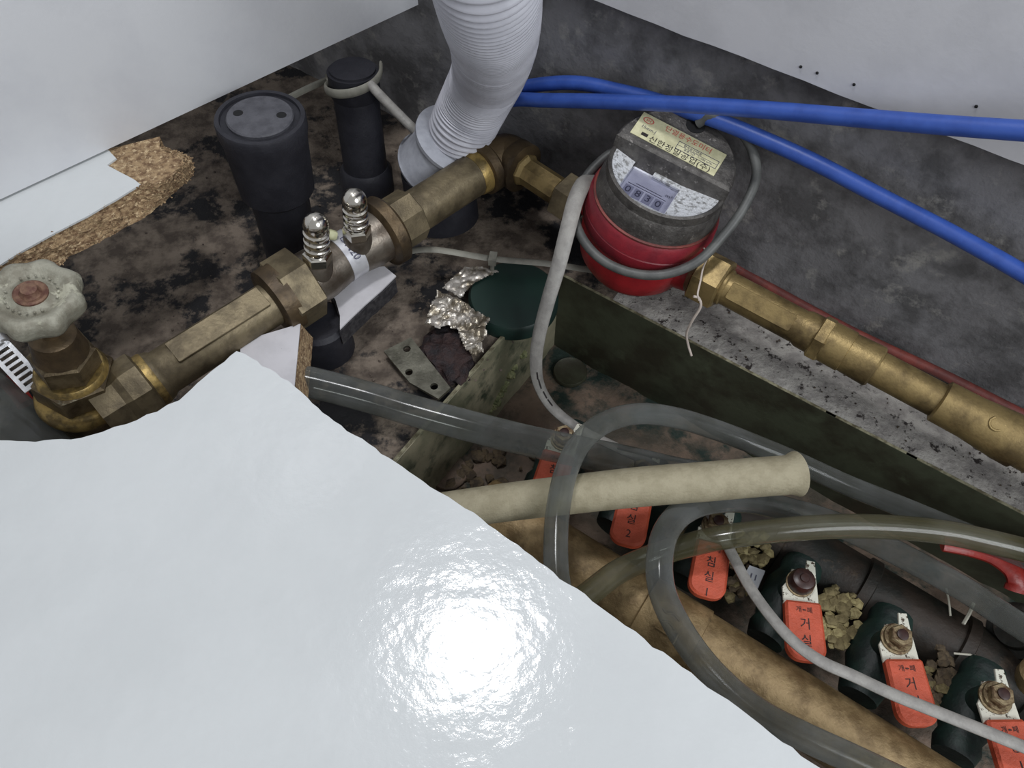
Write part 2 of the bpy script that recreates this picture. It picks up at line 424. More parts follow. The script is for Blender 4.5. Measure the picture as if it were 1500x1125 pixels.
# board at the left, broken edge shows the particle board
topl = [(-300, 560), (0, 388), (25, 372), (80, 341), (127, 317), (170, 292), (206, 270), (197, 263), (157, 242), (170, 232), (150, 210), (-300, 330)]
v, f = slab(topl, BZ, 0.0012, 0, jit=0.0003, step=0.006)
t_left = thing('broken_floor_board', at(60, 330, 0.104), 'white cabinet floor board with broken particle board edge along the left wall', 'board')
mesh_obj('laminate', v, f, m_white, t_left, smooth=False)
outb = [(-300, 590), (60, 403), (88, 388), (107, 374), (150, 352), (180, 336), (213, 317), (240, 296), (263, 276), (283, 257), (284, 240), (272, 228), (253, 222), (235, 216)]
outt = [(-300, 562), (0, 389), (25, 373), (80, 342), (127, 318), (170, 293), (210, 272), (235, 268), (252, 258), (262, 246), (268, 238), (262, 228), (246, 222), (234, 214)]
def dens(P, n): return cr(P, n)
B0 = dens([at(a, b, BZ - 0.016) for a, b in outb], 8); T0 = dens([at(a, b, BZ - 0.0013) for a, b in outt], 8)
rows = []; NR = 7
for r in range(NR + 1):
    row = []
    for i in range(len(B0)):
        p = T0[i].lerp(B0[i], r / NR); k = noise.noise(p * 380) * 0.0016 + noise.noise(p * 130) * 0.0016
        if 0 < r: p = p + V((k, -k * 0.6, k * 0.5))
        row.append(p)
    rows.append(row)
v = [p for r in rows for p in r]; f = []; n = len(B0)
for r in range(NR):
    for i in range(n - 1): f.append((r * n + i, (r + 1) * n + i, (r + 1) * n + i + 1, r * n + i + 1))
# top surface of the core and its underside
back = [at(234, 200, BZ - 0.0013), at(-300, 330, BZ - 0.0013)]; nb = len(v)
v += back; f.append(tuple(range(n)) + (nb, nb + 1))
backb = [p - ZA * 0.0147 for p in back]; v += backb; f.append(tuple(NR * n + i for i in range(n))[::-1] + (nb + 3, nb + 2))
f.append((nb, n - 1) + tuple((r + 1) * n + n - 1 for r in range(NR)) + (nb + 2,)); f.append((nb + 1, nb, nb + 2, nb + 3)); 
mesh_obj('particle_board_core', v, f, m_chip, t_left, smooth=True, sharp=25)
g = G()
rr = random.Random(5)
for k in range(420):
    i = rr.randrange(8, n); r = rr.randrange(0, NR + 1); p = rows[r][i] + ZA * 0.0006
    a = rr.uniform(0, 6.28); d = V((math.cos(a), math.sin(a), rr.uniform(-.4, .4))).normalized(); s = frame(d)[1]
    l, w_ = rr.uniform(0.0008, 0.0022), rr.uniform(0.0003, 0.0007); h = V((0, 0, 0.0004))
    g.add([p - d * l - s * w_, p + d * l - s * w_, p + d * l + s * w_, p - d * l + s * w_, p + h * 2], [(0, 1, 4), (1, 2, 4), (2, 3, 4), (3, 0, 4), (3, 2, 1, 0)])
tag(g.obj('wood_flakes', m_chip, t_left, smooth=False), kind='stuff')

# supporting board under the front board
t = thing('board_offcut', at(380, 540, 0.03), 'white board piece with bare particle edge below the long brass pipe', 'board')
fz = 0.056
pw = [(352, 500), (440, 474), (430, 580), (352, 610)]
mesh_obj('face', *slab(pw, fz, 0.001), m_tile, t, smooth=False)
A_, B_ = at(440, 474, fz - 0.001), at(430, 580, fz - 0.001); C_, D_ = at(352, 500, fz - 0.001), at(352, 610, fz - 0.001)
sv = V((0.005, 0, 0)); dn = V((0, 0, -0.016))
g = G(); g.add([A_, B_, D_, C_, A_ + sv + dn, B_ + sv + dn, D_ + dn, C_ + dn], [(0, 1, 2, 3), (0, 4, 5, 1), (1, 5, 6, 2), (2, 6, 7, 3), (3, 7, 4, 0), (7, 6, 5, 4)])
g.obj('core', m_chip, t, smooth=False)
# ------------------------------------------------------------------ sunken box
t = thing('sunken_box', K - ZA * PD, 'dark green sheet metal box sunk into the concrete under the meter', 'box')
th = 0.002; LEN = 1.0
def box8(o, x, y, z, a, b, c):
    """box spanning a on x, b on y, c on z"""
    v = [V(o) + x * i + y * j + z * k for k in c for j in b for i in a]
    return v, [(0, 2, 3, 1), (4, 5, 7, 6), (0, 1, 5, 4), (2, 6, 7, 3), (0, 4, 6, 2), (1, 3, 7, 5)]
G().add(*box8(K, U, W, ZA, (0, LEN), (0, th), (-PD, 0.003))).obj('long_side', m_green, t, smooth=False)
# left end: with a rust-eaten lip
G().add(*box8(K, U, W, ZA, (-th * 0.5, th), (-0.001, BW), (-PD, 0.003))).obj('end_side', m_endwall, t, smooth=False)
G().add(*box8(K, U, W, ZA, (0, LEN), (BW - th, BW), (-PD, 0.0))).obj('front_side', m_green, t, smooth=False)
# base, uneven with dirt
v, f = [], []; nu_, nv_ = 120, 44
for j in range(nv_ + 1):
    for i in range(nu_ + 1):
        p = K + U * (LEN * i / nu_) + W * (BW * j / nv_) - ZA * PD
        e = min(i / 6, 1)
        v.append(p + ZA * (0.003 + 0.004 * noise.noise(p * 26) + 0.003 * noise.noise(p * 75)))
for j in range(nv_):
    for i in range(nu_): a = j * (nu_ + 1) + i; f.append((a, a + nu_ + 1, a + nu_ + 2, a + 1))
n0 = len(v); v += [K - ZA * (PD + .004), K + U * LEN - ZA * (PD + .004), K + U * LEN + W * BW - ZA * (PD + .004), K + W * BW - ZA * (PD + .004)]
f.append((n0, n0 + 1, n0 + 2, n0 + 3))
mesh_obj('base', v, f, m_base, t)
# edge lip of the sheet, bare and pale
m_lip = M('bare_sheet_edge', (140, 136, 112), (92, 86, 66), 200, 0.6, 0.2)
g = G()
for i in range(140):
    a, b = LEN * i / 140, LEN * (i + 1) / 140
    if 0.17 < a < 0.23: h_ = -.0
    h = 0.0032 + 0.0005 * noise.noise(V((i * .6, 0, 0)))
    g.add(*box8(K, U, W, ZA, (a, b), (-0.0002, th * 0.9), (0.003, h)))
g.obj('long_lip', m_lip, t, smooth=False)
G().add(*box8(K, U, W, ZA, (-th * 0.5, th * 0.7), (0, BW), (0.003, 0.0036))).obj('end_lip', m_lip, t, smooth=False)
for (a, b, r) in ((835, 547, 0.0145), (657, 694, 0.0155)):
    c = at(a, b, -PD + 0.004)
    G().add(*lathe(c, ZA, [(0, r), (0.0035, r), (0.0042, r * 0.96), (0.0034, r * 0.85), (0.0034, r * 0.5), (0.0030, r * 0.3), (0.0030, 0.001)], 36)).obj('knockout_disc', m_base if a < 700 else m_green, t)
# crusty sealant on the end side
g = G(); rr = random.Random(3)
for k in range(46):
    s = rr.random(); c = at(775 - 45 * s + rr.uniform(-10, 10), 525 + 85 * s + rr.uniform(-8, 8), -0.045 - 0.03 * s)
    # push onto the inner face of the end side
    c = c + U * (-((c - K).dot(U)) + th)
    g.add(*blob(c, rr.uniform(0.0015, 0.004), k, 1, (1, 1, 1), 0.6))
tag(g.obj('crusty_sealant', M('sealant', (132, 132, 96), (92, 98, 66), 120, .8, bump=.6), t), kind='stuff')

# ------------------------------------------------------------------ brass run on the left: line through the view
PZ = 0.06
LA, LB = at(150, 602, PZ), at(735, 230, PZ)
LD = (LB - LA).normalized()
def lx(px): return on_line(LA, LB, px)
def seg_l(x0, x1): a, b = lx(x0), lx(x1); return a, (b - a).length
# gate valve ---------------------------------------------------------
top = at(42, 424, 0.158); low = at(128, 590, 0.05)
ax = (top - low).normalized(); HL = (top - low).length
t = thing('gate_valve', low - ax * 0.022, 'brass gate valve with grey lobed handwheel at the left edge', 'valve')
def va(d): return low + ax * d
def atv(px, py, z): return at(px, py, z)
gbody = G().add(*lathe(va(-0.02), ax, [(0, 0.014), (0.006, 0.020), (0.02, 0.0225), (0.028, 0.0235)], 36))
gbody.obj('body', m_gate, t)
G().add(*lathe(va(0.006), ax, [(0, .0225), (.002, .0262), (.005, .0270), (.008, .0262), (.0105, .0250), (.012, .0225)], 40)).obj('bonnet_ring', m_brass_b, t)
G().add(*hexnut(va(0.018), ax, 0.017, 0.0235, 6, hint=LD + V((.3, 0, 0)))).obj('bonnet_nut', m_gate, t, smooth=False)
G().add(*lathe(va(0.035), ax, [(0, .0205), (.003, .0195), (.004, .0185)], 36)).obj('bonnet_shoulder', m_brass_b, t)
G().add(*hexnut(va(0.039), ax, 0.016, 0.0180, 6, hint=V((1, .3, 0)))).obj('gland_nut', m_gate, t, smooth=False)
G().add(*lathe(va(0.055), ax, [(0, .0150), (.003, .0142), (.016, .0125), (.018, .010)], 32)).obj('gland', m_bronze, t)
G().add(*lathe(va(0.07), ax, [(0, .006), (HL - .085, .005), (HL - .074, .0045)], 20)).obj('stem', m_bronze, t)
wz = HL - 0.008
R = 0.0235
wprof = [(-.004, .010), (-.005, .016), (-.008, .0185), (-.0075, .0215), (-.003, .0238), (.002, .0240), (.0055, .0222), (.0065, .0195), (.005, .0165), (.003, .014), (.003, .010), (.0045, .0085), (.0045, .003)]
def lob(a, tt): return 1.0
v, f = lathe(va(wz), ax, wprof, 96)
x_, y_, z_ = frame(ax); c0 = va(wz); v2 = []
for p in v:
    q = p - c0; rr_ = V((q.dot(x_), q.dot(y_))); r_ = rr_.length; a_ = math.atan2(rr_.y, rr_.x)
    k = 1 + 0.065 * max(0, (r_ - 0.014) / 0.010) * math.cos(8 * a_)
    v2.append(c0 + (x_ * rr_.x + y_ * rr_.y) * k + z_ * q.dot(z_))
wh = mesh_obj('handwheel', v2, f, m_wheel, t, sharp=60)
G().add(*lathe(va(wz + .0040), ax, [(0, .0085), (.0015, .0085), (.0022, .0075), (.0016, .0055), (.0026, .0045), (.0046, .004), (.005, .002)], 28)).obj('hub', m_rust, wh)
g = G()
for k in range(22):
    if k % 11 > 8: continue
    a_ = 2 * math.pi * k / 22; c = va(wz + .0042) + (x_ * math.cos(a_) + y_ * math.sin(a_)) * 0.0125
    g.add(*blob(c, 0.0009, k, 1, (1, 1, .6), .5))
g.obj('raised_marks', m_wheel, wh)
# outlet hub towards the long pipe
a, l = seg_l(146, 205)
G().add(*lathe(a, LD, [(0, .0185), (l * .55, .0190), (l * .72, .0215), (l, .0222), (l + .0045, .0222), (l + .006, .019)], 8, hint=(0.2, 0, 1))).obj('outlet_hub', m_brass, t, smooth=False)
# long pipe
a, l = seg_l(214, 398)
t = thing('long_brass_pipe', lx(305) - ZA * 0.015, 'long octagonal brass pipe from the gate valve to the first big nut', 'pipe')
pl = G().add(*lathe(a, LD, [(0, .0172), (.006, .0176), (.010, .0165), (.012, .0150), (l, .0150)], 40)).obj('tube', m_brass, t)
for k, hh in enumerate(((-.05, -.35, 1),)):
    x, y, z = frame(LD, hh)
    G().add(*prism(rrect(.022, l - .004, -.0080, .0080, .001), a, LD, z.cross(x), x, .0110, .01505, .0003)).obj('raised_flat', m_brass, t)
G().add(*lathe(a + LD * .0005, LD, [(0, .0179), (.0045, .0181), (.006, .0176)], 40)).obj('shoulder_ring', m_brass_b, t)
# dual port valve
t = thing('test_port_valve', lx(500) - ZA * 0.02, 'grey brass valve body with two chrome nipples and a white label band', 'valve')
a, l = seg_l(396, 418)
G().add(*lathe(a, LD, [(0, .018), (.0015, .0235), (l, .0245)], 40)).obj('nut_collar', m_bronze, t)
a, l = seg_l(418, 458)
G().add(*hexnut(a - LD * .004, LD, l, .0262, 6, hint=(0.7, 0.2, 1))).obj('union_nut', m_brass, t, smooth=False)
a, l = seg_l(448, 560)
G().add(*lathe(a, LD, [(0, .0195), (l * .2, .0190), (l * .45, .0165), (l * .55, .0165), (l * .8, .0190), (l, .0195)], 40)).obj('body', m_steel, t)
a, l = seg_l(497, 518)
lb = G().add(*lathe(a, LD, [(0, .0171), (.0001, .0174), (l, .0174), (l + .0001, .0171)], 40)).obj('label_band', m_sticker, t)
lb['label'] = 'silver white label band'
sx, sy, sz = frame(LD, (0.05, -0.75, 1))
text('lettering', 'DN20', .0075, a + LD * (l * .5) + sx * .0175, sy, LD * -1 if False else sx.cross(sy) * 0 + LD, m_greyink, lb, off=.0)
a, l = seg_l(554, 574)
G().add(*lathe(a, LD, [(0, .022), (.002, .0255), (l * .8, .0258), (l, .023)], 40)).obj('flange_ring', m_bronze, t)
def nipple(bp_, tp_, parent):
    b_, t_ = at(*bp_), at(*tp_); d = (t_ - b_).normalized(); hl = (t_ - b_).length
    s = hl / 0.05
    G().add(*lathe(b_ - d * .006, d, [(0, .0100), (.010, .0098), (.0125, .0088)], 28)).obj('port_boss', m_steel, parent)
    G().add(*hexnut(b_ + d * .006, d, .0085, .0096, 6, hint=(1, .25, 0))).obj('nipple_hex', m_chrome, parent, smooth=False)
    pr = [(.0145, .0078)]
    for k in range(3):
        z0 = .0155 + k * .0062; pr += [(z0, .0071), (z0 + .0008, .0081), (z0 + .0042, .0083), (z0 + .005, .0072)]
    e = .0155 + 3 * .0062
    pr += [(e, .0078), (e + .004, .0082)]
    for k in range(1, 8):
        a_ = k / 7 * math.pi / 2; pr.append((e + .004 + .0085 * math.sin(a_), max(.0004, .0082 * math.cos(a_))))
    G().add(*lathe(b_, d, pr, 36)).obj('nipple_cap', m_chrome, parent, sharp=50)
nipple((466, 392, .074), (462, 318, .118), t)
nipple((524, 352, .074), (518, 284, .118), t)
G().add(*blob(at(486, 344, .080), .0042, 3, 2, (1, 1, .8), .3)).obj('plastic_stub', M('pale_green_plastic', (176, 176, 140), None, rough=.5), t)
# second pipe
t = thing('tee_side_brass_pipe', lx(640) - ZA * 0.015, 'thick brass pipe between the test valve and the elbow tee', 'pipe')
a, l = seg_l(568, 606)
G().add(*hexnut(a, LD, l, .0200, 8, hint=(.2, .2, 1))).obj('end_nut', m_brass, t, smooth=False)
a, l = seg_l(602, 706)
G().add(*lathe(a, LD, [(0, .0158), (l - .004, .0158), (l, .0158)], 40)).obj('tube', m_brass, t)
G().add(*lathe(a + LD * (l - .010), LD, [(0, .0162), (.003, .0168), (.008, .0172), (.010, .0165)], 40)).obj('bright_end_ring', m_brass_b, t)
# tee
RA, RB = at(728, 222, PZ), at(838, 294, PZ); RD = (RB - RA).normalized()
def rx(px): return on_line(RA, RB, px)
t = thing('brass_elbow', RA - ZA * 0.018, 'dark bronze elbow fitting behind the corrugated hose', 'pipe fitting')
a, l = seg_l(704, 728)
elb = cr([a, lx(722), lx(735).lerp(rx(745), .5), rx(752), rx(764)], 6)
G().add(*sweep(elb, .0182, 28, raw=True)).obj('elbow_body', m_bronze, t)
G().add(*lathe(a - LD * .001, LD, [(0, .017), (.001, .0198), (.008, .0200), (.010, .0182)], 36)).obj('elbow_collar', m_bronze, t)
a = rx(750); l = (rx(767) - a).length
G().add(*lathe(a, RD, [(0, .0175), (.002, .0190), (l, .0192), (l + .001, .0165)], 36)).obj('elbow_collar', m_bronze, t)
# short pipe to the meter
t = thing('short_brass_pipe', rx(795) - ZA * 0.011, 'short octagonal brass pipe between the elbow and the red meter', 'pipe')
a = rx(765); l = (rx(826) - a).length
G().add(*lathe(a, RD, [(0, .0130), (.004, .0128), (.007, .0108), (l, .0108)], 8, hint=(.3, 0, 1))).obj('tube', m_brass_g, t, smooth=False)
# ------------------------------------------------------------------ water meter
mc = at(939, 343, PZ)
QA, QB = at(1040, 409, PZ), at(1500, 653, PZ - .004); QD = (QB - QA).normalized()
ex = (at(1045, 411, PZ) - at(826, 286, PZ)).normalized()
ez = V((0.16, -0.03, 0.98)).normalized(); ex = (ex - ez * ex.dot(ez)).normalized(); ey = ez.cross(ex)
def ml(x, y, z): return mc + ex * x + ey * y + ez * z
t = thing('water_meter', ml(0, 0, -.034), 'red water meter with grey cast cover and counter window', 'water meter')
MX = (ex, ey, ez)
def mlathe(prof, seg=64): return lathe(mc, ez, prof, seg, ex=MX)
body = G().add(*mlathe([(-.034, .020), (-.033, .027), (-.028, .034), (-.020, .0395), (-.010, .0420), (0, .0432), (.006, .0430), (.010, .0415), (.0125, .0400)])).obj('body', m_red, t)
G().add(*lathe(ml(-.052, 0, 0), ex, [(0, .0125), (.014, .014), (.030, .018)], 28)).obj('inlet', m_red, body)
G().add(*lathe(ml(.030, 0, 0), ex, [(0, .020), (.012, .0165), (.022, .0135), (.026, .013)], 28)).obj('outlet', m_red, body)
e0x, e0y = ex.copy(), ey.copy()
def ml0(x, y, z): return mc + e0x * x + e0y * y + ez * z
ph = math.radians(11); ex, ey = e0x * math.cos(ph) + e0y * math.sin(ph), e0y * math.cos(ph) - e0x * math.sin(ph)
G().add(*mlathe([(.0115, .0405), (.0120, .0450), (.0135, .0458), (.0215, .0460), (.0222, .0454), (.0228, .0460), (.0320, .0452), (.0345, .0435), (.0350, .0410)])).obj('lock_ring', m_ring, t)
cov = G().add(*mlathe([(.034, .0425), (.042, .0425), (.0515, .0410), (.0525, .0405), (.0525, .0392), (.0450, .0388)], 72)).obj('cover', m_cast, t)
# flange of dusty rust where the cover meets the ring
G().add(*mlathe([(.0348, .0436), (.0362, .0438), (.0368, .0426)], 64)).obj('dust_rim', m_redpipe, cov)
RC = .0405; ZT = .068
def arc(a0, a1, r, n): return [(r * math.cos(math.radians(a0 + (a1 - a0) * i / n)), r * math.sin(math.radians(a0 + (a1 - a0) * i / n))) for i in range(n + 1)]
# raised rear half carrying the label
y0 = -.001; aa = math.degrees(math.asin(y0 / RC))
SL = .20; ZT = .0695
v, f = prism(arc(aa, 180 - aa, RC, 44), mc, ex, ey, ez, .0450, ZT, .0014)
v = [p + ez * (max(0, (p - mc).dot(ey)) * SL if (p - mc).dot(ez) > .060 else 0) for p in v]
mesh_obj('raised_half', v, f, m_cast, cov)
# front half: rim ring and recessed silver bowl with a window opening
x0w, x1w, y0w, y1w = -.0225, .0120, -.0322, -.0045
# silver recess as fan between window rectangle and the half circle
NA = 48; outer = arc(180 - aa, 360 + aa, .0372, NA)
def rectpt(k):
    # walk window outline from its top left, down, right, up, in step with outer arc
    L1, L2 = (y1w - y0w), (x1w - x0w); tot = 2 * L1 + L2; s = k * tot
    if s < L1: return (x0w, y1w - s)
    if s < L1 + L2: return (x0w + s - L1, y0w)
    return (x1w, y0w + s - L1 - L2)
ks = sorted(set([i / NA for i in range(NA + 1)] + []))
inner = [rectpt(k) for k in ks]
v = [ml(p[0], p[1], .0585) for p in outer] + [ml(p[0], p[1], .0555) for p in inner]; f = []
n = NA + 1
for i in range(NA): f.append((i, i + 1, n + i + 1, n + i))
v += [ml(p[0], p[1], .0500) for p in inner]
for i in range(NA): f.append((n + i, n + i + 1, 2 * n + i + 1, 2 * n + i))
# strips along the straight step
a_ = len(v); v += [ml(outer[0][0], y0, .0585), ml(x0w, y0, .0555)]; f.append((0, n, a_ + 1, a_))
a_ = len(v); v += [ml(outer[-1][0], y0, .0585), ml(x1w, y0, .0555)]; f.append((NA, a_, a_ + 1, n + NA))
v_s = [ml(x1w - .020, y0, .0555), ml(x1w, y0, .0555), ml(x1w, y1w - .0005, .0555), ml(x1w - .020, y1w - .0005, .0555)]
a_ = len(v); v += v_s + [p - ez * .006 for p in v_s]; f += [(a_, a_ + 1, a_ + 2, a_ + 3), (a_ + 3, a_ + 2, a_ + 6, a_ + 7), (a_, a_ + 3, a_ + 7, a_ + 4)]
mesh_obj('silver_recess', v, f, m_silver, cov, sharp=30)
# thin rim around the recess
ro = arc(180 - aa, 360 + aa, .0402, NA)
g = G(); v = []
for i in range(NA + 1):
    v += [ml(ro[i][0], ro[i][1], .0515), ml(ro[i][0], ro[i][1], .0590), ml(ro[i][0] * .965, ro[i][1] * .965, .0600), ml(outer[i][0], outer[i][1], .0585), ml(outer[i][0], outer[i][1], .0515)]
f = []
for i in range(NA):
    for k in range(5): f.append((i * 5 + k, i * 5 + (k + 1) % 5, (i + 1) * 5 + (k + 1) % 5, (i + 1) * 5 + k))
mesh_obj('recess_rim', v, f, m_cast, cov, sharp=50)
# dial with digits
dial = G().add(*box8(mc, ex, ey, ez, (x0w, x1w), (y0w, y1w + .004), (.0500, .0520))).obj('dial', m_dial, t, smooth=False)
for k in range(4):
    cx = x0w + .0055 + k * .0072
    G().add(*box8(mc, ex, ey, ez, (cx - .0030, cx + .0028), (-.0280, -.0190), (.0520, .0524))).obj('digit_wheel', m_digit, dial, smooth=False)
    text('digit', '0830'[k], .0085, ml(cx, -.0235, .0525), ex, ey, m_greyink, dial)
for (xa, xb, yb) in ((x0w + .003, x1w - .004, -.0172), (x0w + .008, x1w - .008, -.0150)):
    G().add(*box8(mc, ex, ey, ez, (xa, xb), (yb, yb + .0004), (.0520, .0522))).obj('dial_line', m_greyink, dial, smooth=False)
text('lettering', 'm³', .0045, ml(x1w - .004, -.0125, .0525), ex, ey, m_greyink, dial)
G().add(*box8(mc, ex, ey, ez, (x0w + .0005, x1w - .0005), (y0w + .0005, y1w - .0005), (.0538, .0541))).obj('window_glass', m_glass, cov, smooth=False)
# label
eyt = (ey + ez * SL).normalized(); ezt = ex.cross(eyt)
la = math.radians(-1.0); lxx = (ex * math.cos(la) + eyt * math.sin(la)); lyy = ezt.cross(lxx)
lc = ml(-.003, .0130, ZT + .0130 * SL + .0001)
lab = G().add(*box8(lc, lxx, lyy, ezt, (-.0305, .0300), (-.0098, .0098), (0, .0004))).obj('name_plate', m_label, t, smooth=False)
lab['label'] = 'cream printed label'
def lp(x, y): return lc + lxx * x + lyy * y + ezt * .0004
text('lettering', '신한정밀공업(주)', .0056, lp(.0040, -.0072), lxx, lyy, m_ink, lab, squash=1.12)
text('lettering', '단열용수도미터', .0050, lp(.0040, .0060), lxx, lyy, m_rink, lab, squash=1.05)
text('lettering', '15mm-J', .0034, lp(-.0215, -.0010), lxx, lyy, m_greyink, lab)
text('lettering', '형식승인번호', .0024, lp(.0100, .0002), lxx, lyy, m_greyink, lab)
text('lettering', '유효기간   1~100 m³/h', .0022, lp(.0150, -.0026), lxx, lyy, m_greyink, lab)
g = G()
for q_ in ((-.0005, .0285, .0018, .0021), (-.0005, .0285, -.0045, -.0042), (-.0005, -.0002, -.0045, .0018), (.0282, .0285, -.0045, .0018), (-.0005, .0285, -.0012, -.0010)):
    g.add(*box8(lc, lxx, lyy, ezt, q_[:2], q_[2:], (.0004, .0006)))
g.obj('printed_box', m_greyink, lab, smooth=False)
oc = lp(-.0245, .0050); g = G(); NN = 28; v = []; f = []
for i in range(NN):
    a_ = 2 * math.pi * i / NN
    v += [oc + lxx * (.0038 * math.cos(a_)) + lyy * (.0024 * math.sin(a_)) + ezt * .0002, oc + lxx * (.0031 * math.cos(a_)) + lyy * (.0018 * math.sin(a_)) + ezt * .0002]
for i in range(NN): j = (i + 1) % NN; f.append((2 * i, 2 * j, 2 * j + 1, 2 * i + 1))
mesh_obj('oval_emblem', v, f, m_rink, lab, smooth=False)
text('lettering', 'SH', .0030, oc, lxx, lyy, m_rink, lab)
G().add(*box8(lc, lxx, lyy, ezt, (-.0240, -.0195), (-.0075, -.0050), (.0004, .0006))).obj('printed_mark', m_ink, lab, smooth=False)
# cord grommet
G().add(*lathe(ml(.000, .0325, ZT + .0325 * SL - .001), ezt, [(0, .0062), (.0014, .0064), (.0018, .0050), (.0010, .0030)], 28)).obj('grommet', m_hole, cov)
# ------- cord
pts = [ml0(*p) for p in ((-.0055, .0320, .078), (.0005, .0345, .0860), (.016, .0400, .0850), (.031, .0400, .079), (.045, .031, .070), (.0515, .013, .058), (.0520, -.006, .043), (.0490, -.022, .031),
       (.038, -.036, .0205), (.022, -.0470, .0155), (.002, -.0515, .0125), (-.018, -.0485, .0125), (-.036, -.0375, .0140), (-.047, -.0225, .0180), (-.0510, -.007, .0230), (-.050, .008, .030), (-.046, .020, .036))]
tag(G().add(*sweep(pts, .0032, 14, 8)).obj('signal_cord', m_darkcable), 'dark grey round cord looped around the red water meter', 'cord')
# meter coupling nuts
t2 = thing('left_coupling_nut', rx(836) - ZA * .018, 'brass coupling nut on the left side of the red meter', 'nut')
a = rx(824); l = (rx(848) - a).length
G().add(*hexnut(a, RD, l, .0185, 6, hint=(.6, 0, 1))).obj('hex', m_brass, t2, smooth=False)
G().add(*lathe(a - RD * .002, RD, [(0, .0125), (.0025, .0155)], 28)).obj('collar', m_brass_g, t2)
def qx(px): return on_line(QA, QB, px)
t2 = thing('right_coupling_nut', qx(1040) - ZA * .018, 'brass coupling nut with twisted white wire right of the red meter', 'nut')
a = qx(1022); l = (qx(1060) - a).length
G().add(*hexnut(a, QD, l, .0188, 6, hint=(.25, 0, 1))).obj('hex', m_brass_g, t2, smooth=False)
G().add(*lathe(a - QD * .003, QD, [(0, .014), (.0035, .0165)], 28)).obj('collar', m_bronze, t2)
# pipe on the right
t2 = thing('outlet_brass_pipe', qx(1120) - ZA * .012, 'golden brass union pipe running right from the red meter', 'pipe')
a = qx(1056); l = (qx(1196) - a).length
G().add(*lathe(a, QD, [(0, .0128), (.004, .0128), (.005, .0116), (l - .012, .0116), (l - .009, .0128), (l, .0130)], 40)).obj('tube', m_brass_g, t2)
for hh in ((-.45, -.6, .8),):
    x, y, z = frame(QD, hh)
    G().add(*prism(rrect(.008, l - .016, -.0058, .0058, .0012), a, QD, z.cross(x), x, .0092, .0119, .0003)).obj('raised_flat', m_brass_g, t2)
t2 = thing('brass_adapter', qx(1230) - ZA * .015, 'stepped brass adapter with hex collar after the golden union pipe', 'pipe fitting')
a = qx(1194); l = (qx(1212) - a).length
G().add(*hexnut(a, QD, l, .0158, 6, hint=(.3, 0, 1))).obj('hex_collar', m_brass_g, t2, smooth=False)
a = qx(1210); l = (qx(1284) - a).length
G().add(*lathe(a, QD, [(0, .0138), (l * .42, .0140), (l * .43, .0132), (l * .5, .0134), (l * .96, .0140), (l, .0128)], 40)).obj('sleeve', m_brass_g, t2)
t2 = thing('thin_brass_pipe', qx(1330) - ZA * .01, 'slimmer brass pipe between two thicker fittings at right', 'pipe')
a = qx(1280); l = (qx(1382) - a).length
G().add(*lathe(a, QD, [(0, .0112), (l * .9, .0112), (l, .0112)], 40)).obj('tube', m_brass_g, t2)
t2 = thing('end_brass_socket', qx(1440) - ZA * .015, 'cast brass socket with raised mark at the right picture edge', 'pipe fitting')
a = qx(1374); l = (qx(1496) - a).length
G().add(*lathe(a, QD, [(0, .0118), (.0012, .0138), (l * .4, .0140), (l * .8, .0158), (l, .0160)], 40)).obj('socket', m_brass_g, t2)
G().add(*lathe(a + QD * l, QD, [(0, .0150), (.001, .0142), (.12, .0142)], 40)).obj('pipe_end', m_brass_g, t2)
x, y, z = frame(QD, (-.35, -.35, 1))
mk = a + QD * (l * .62) + x * .0150
g = G().add(*sweep([mk + QD * (.004 * math.cos(q_)) + y * (.004 * math.sin(q_)) + x * -.0006 for q_ in (0.6, 1.2, 1.9, 2.6, 3.3, 4.0)], .0009, 8, 4))
g.obj('raised_mark', m_brass_g, t2)

# ------------------------------------------------------------------ wire, red pipe
tag(G().add(*sweep([at(1030, 362, .082), at(1037, 374, .080), at(1030, 392, .0805), at(1026, 412, .080), at(1022, 430, .078), at(1024, 440, .074)], .0006, 6, 6)).obj('wire', m_wire), 'short twisted wire over the nut right of the meter', 'wire')
tag(G().add(*sweep([at(1016, 434, .066), at(1024, 437, .064), at(1026, 450, .058), at(1014, 470, .045), at(1006, 488, .03), at(1008, 505, .018), at(1013, 521, .010)], .0009, 8, 6)).obj('wire', m_wire), 'loose white wire end hanging below the right meter nut', 'wire')
tag(G().add(*sweep([at(1060, 382, .014), at(1120, 417, .012), at(1250, 487, .012), at(1380, 548, .012), at(1530, 623, .012), at(2100, 905, .012)], .0038, 12, 6)).obj('thin_red_pipe', m_redpipe), 'thin red brown pipe lying along the foot of the concrete wall', 'pipe')

# ------------------------------------------------------------------ drain pipes
b0, b1 = at(432, 382, 0), at(380, 168, .135); d = (b1 - b0).normalized(); hl = (b1 - b0).length
t = thing('capped_drain_pipe', b0, 'black drain pipe with round cap that has two holes', 'pipe')
G().add(*lathe(b0, d, [(0, .0205), (.05, .0205), (hl * .62, .0215)], 40)).obj('pipe', m_black, t)
G().add(*lathe(b0 + d * (hl * .52), d, [(0, .0225), (.004, .0262), (hl * .34, .0280), (hl * .40, .0296), (hl * .46, .0296), (hl * .47, .0290), (hl * .47, .0262), (hl * .455, .0258), (hl * .455, .010)], 56)).obj('socket', m_black, t)
dtop = b0 + d * (hl * .985)
lid = G().add(*lathe(dtop - d * .004, d, [(0, .0215), (.0045, .0218), (.0055, .0210), (.0058, .016), (.0060, .006), (.0066, .004), (.0066, .001)], 48)).obj('lid', m_blackcap, t)
x, y, z = frame(d, (1, 0, 0))
for s in (-1, 1): G().add(*lathe(dtop + x * (.0140 * s) + y * .001 + d * .0016, d, [(0, .0034), (.0004, .0032)], 20)).obj('lid_hole', m_hole, lid)
